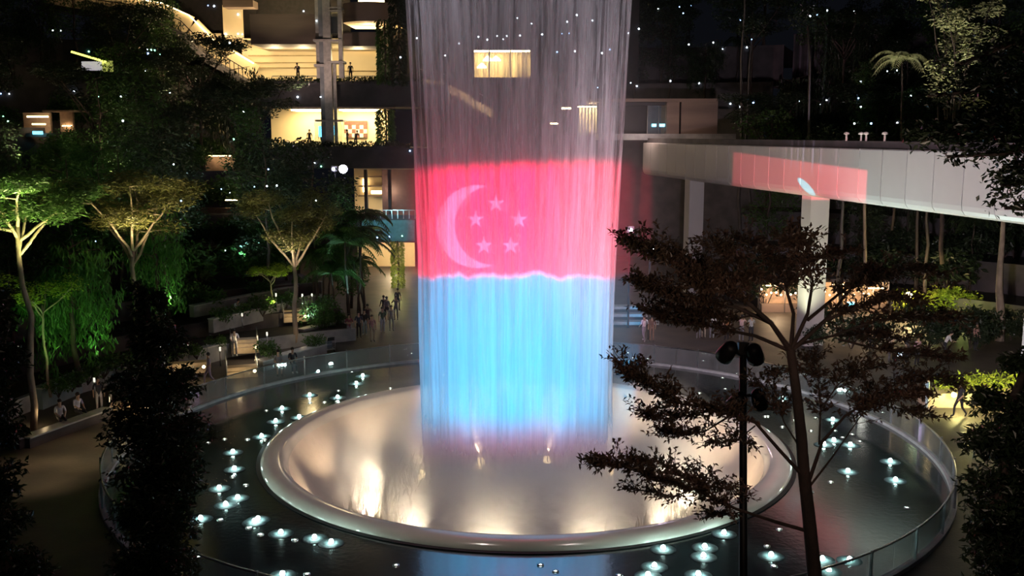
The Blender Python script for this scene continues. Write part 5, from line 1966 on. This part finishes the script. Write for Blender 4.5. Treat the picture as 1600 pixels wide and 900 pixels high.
for ox, oy, s in ((1200, 675, [(350, 72), (412, 47), (515, 75), (765, 178), (500, 240), (797, 295), (340, 790), (510, 795), (380, 860), (20, 765)]), (800, 675, [(945, 722), (890, 832), (850, 890), (1205, 712), (1197, 770), (1165, 885), (1325, 627)]),
                  (400, 675, [(35, 22), (12, 540), (155, 625), (365, 655), (470, 685), (165, 885)]), (0, 675, [(1455, 120), (1465, 225), (1370, 345), (1485, 405), (1410, 448), (1590, 555), (1253, 535)]), (400, 450, [(388, 522), (667, 545), (627, 592), (510, 680), (335, 665), (163, 748), (123, 828), (296, 805)]), (1200, 450, [(92, 683), (405, 818)])):
    BIG |= set(pxs(ox, oy, s))
smb = MB()
smb.lathe([(0.0, .115), (.03, .108), (.05, .085), (.06, .05), (.058, .02)], 10)
star_me = {True: smb.mesh('lens', G_STAR, True)}
smb = MB()
smb.lathe([(0.0, .034), (.03, .033), (.05, .028), (.058, .02)], 10)
star_me[False] = smb.mesh('lens', glow('small_star_glow', (.85, 1.0, .85), 14.0), True)
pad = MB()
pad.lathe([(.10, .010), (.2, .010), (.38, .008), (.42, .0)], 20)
M_PAD = mat('painted_halo_teal', (.060, .085, .09), None, .75, spec=.2)
_N = NT(M_PAD.node_tree)                       # added pad with the lamp's halo painted in, pale middle to black rim
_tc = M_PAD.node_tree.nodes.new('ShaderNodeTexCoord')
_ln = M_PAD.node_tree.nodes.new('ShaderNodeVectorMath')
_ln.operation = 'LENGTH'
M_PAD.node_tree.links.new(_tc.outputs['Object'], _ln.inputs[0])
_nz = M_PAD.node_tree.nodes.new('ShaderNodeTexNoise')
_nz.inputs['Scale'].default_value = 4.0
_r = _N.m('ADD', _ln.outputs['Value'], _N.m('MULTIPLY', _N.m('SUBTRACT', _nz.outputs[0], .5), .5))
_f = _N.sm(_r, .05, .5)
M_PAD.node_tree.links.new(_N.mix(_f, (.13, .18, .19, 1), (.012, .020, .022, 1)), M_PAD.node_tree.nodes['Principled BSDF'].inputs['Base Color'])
pad_me = pad.mesh('halo_pad', M_PAD)
cmb = MB()
cmb.lathe([(.06, .03), (.10, .025), (.11, .0)], 10)
collar_me = cmb.mesh('collar', M_STEEL, True)
for px, py in stars:
    g = G(px, py, .06)
    r = math.hypot(g.x, g.y)
    if r < RB + .3:
        g *= (RB + .35) / r
    big = (px, py) in BIG
    out = r > RO - .15
    lb = ('bright cool white star light glowing on the wet black ring' if big else 'small cool star light set in the wet black ring') if not out else 'small star light set in the plaza outside the balustrade'
    gp_ = ('bright star lights on the ring' if big else 'small star lights on the ring') if not out else 'star lights outside the balustrade'
    t = thing('star_light', lb, 'floor light', (g.x, g.y, 0.0), 0, gp_)
    o = link('lens', star_me[big], t)
    s = 1.25 if big else .7
    o.scale = (s, s, s)
    link('collar', collar_me, t)
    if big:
        link('halo_pad', pad_me, t)

fairy = pxs(0, 0, [(1300, 35), (1338, 38), (330, 190), (378, 192), (555, 322), (920, 310), (945, 312), (968, 314), (1000, 340), (925, 335), (908, 446), (465, 570), (757, 604), (615, 604), (1063, 580), (5, 585), (57, 587), (20, 728), (50, 758), (768, 755), (1523, 698), (1460, 870), (1410, 212), (1487, 212), (1515, 215), (1435, 268), (1487, 90)])
fairy += pxs(400, 0, [(297, 70), (378, 130), (903, 358), (260, 606), (404, 606), (943, 738), (1005, 238), (1270, 272), (1390, 230), (1445, 248), (1507, 225), (1545, 245), (1568, 225), (1182, 347)])
fairy += pxs(800, 0, [(33, 113), (122, 148), (50, 222), (188, 215), (345, 136), (405, 94), (312, 210), (357, 208), (503, 128), (282, 325), (393, 320), (563, 332), (612, 310), (535, 547), (913, 54), (1047, 43), (1118, 35), (1070, 83), (793, 180), (727, 207), (1105, 278), (1178, 292), (1258, 266), (1316, 307), (1498, 246), (1558, 240), (1468, 296), (1426, 126), (742, 518), (780, 538), (990, 506), (1170, 520), (1365, 648), (1425, 670), (1508, 642)])
fairy += pxs(1200, 0, [(263, 100), (308, 95), (370, 65), (537, 70), (745, 445), (806, 440), (580, 511), (565, 614), (580, 667), (197, 631), (328, 652), (366, 625), (540, 772), (645, 772), (808, 768), (1387, 458), (1497, 452), (1050, 594), (892, 600)])
fairy += pxs(0, 225, [(1085, 127), (1383, 282), (1435, 303), (1132, 355), (1590, 267), (597, 608), (1408, 665)])
fairy += pxs(400, 225, [(77, 158), (367, 118), (407, 140), (68, 263), (130, 260), (375, 353), (757, 585), (836, 578), (913, 575), (962, 43)])
mbs = MB()
mbs.sphere((0, 0, 0), .085, 8)
fmesh = {'blue': mbs.mesh('fairy_light', G_BLUE, True), 'white': mbs.mesh('fairy_light', G_WHITE, True), 'green': mbs.mesh('fairy_light', G_GREEN, True)}
bpy.context.view_layer.update()
dg = bpy.context.evaluated_depsgraph_get()
SKIP = ('outer_curtain', 'inner_curtain', 'spray_haze', 'basin_mist')
rr = random.Random(2)
for px, py in fairy:
    d = ray(px, py).normalized()
    o = CAM + d * 22.0                     # past the trees against the camera
    hit = None
    for _ in range(8):
        ok, loc, nrm, idx, ob, mx = SC.ray_cast(dg, o, d)
        if not ok:
            break
        if ob.name.split('.')[0] in SKIP:
            o = loc + d * .05
            continue
        hit = loc
        break
    if hit is None:
        continue
    dist = (hit - CAM).length
    c = rr.choice(('blue', 'white', 'white', 'white', 'green' if px < 640 else 'white'))
    side = 'among the trees left of the fall' if px < 640 else ''
    where = 'terraced trees' if px < 640 else ('building behind the fall' if px < 960 else 'forest behind the bridge')
    f = link('fairy_light', fmesh[c], None, hit - d * .12)
    s = dist / 85.0 * rr.uniform(.5, .95)
    f.scale = (s, s, s)
    tag(f, 'tiny %s fairy light glowing on the %s' % (c, where), 'fairy light', 'fairy lights on the ' + where)
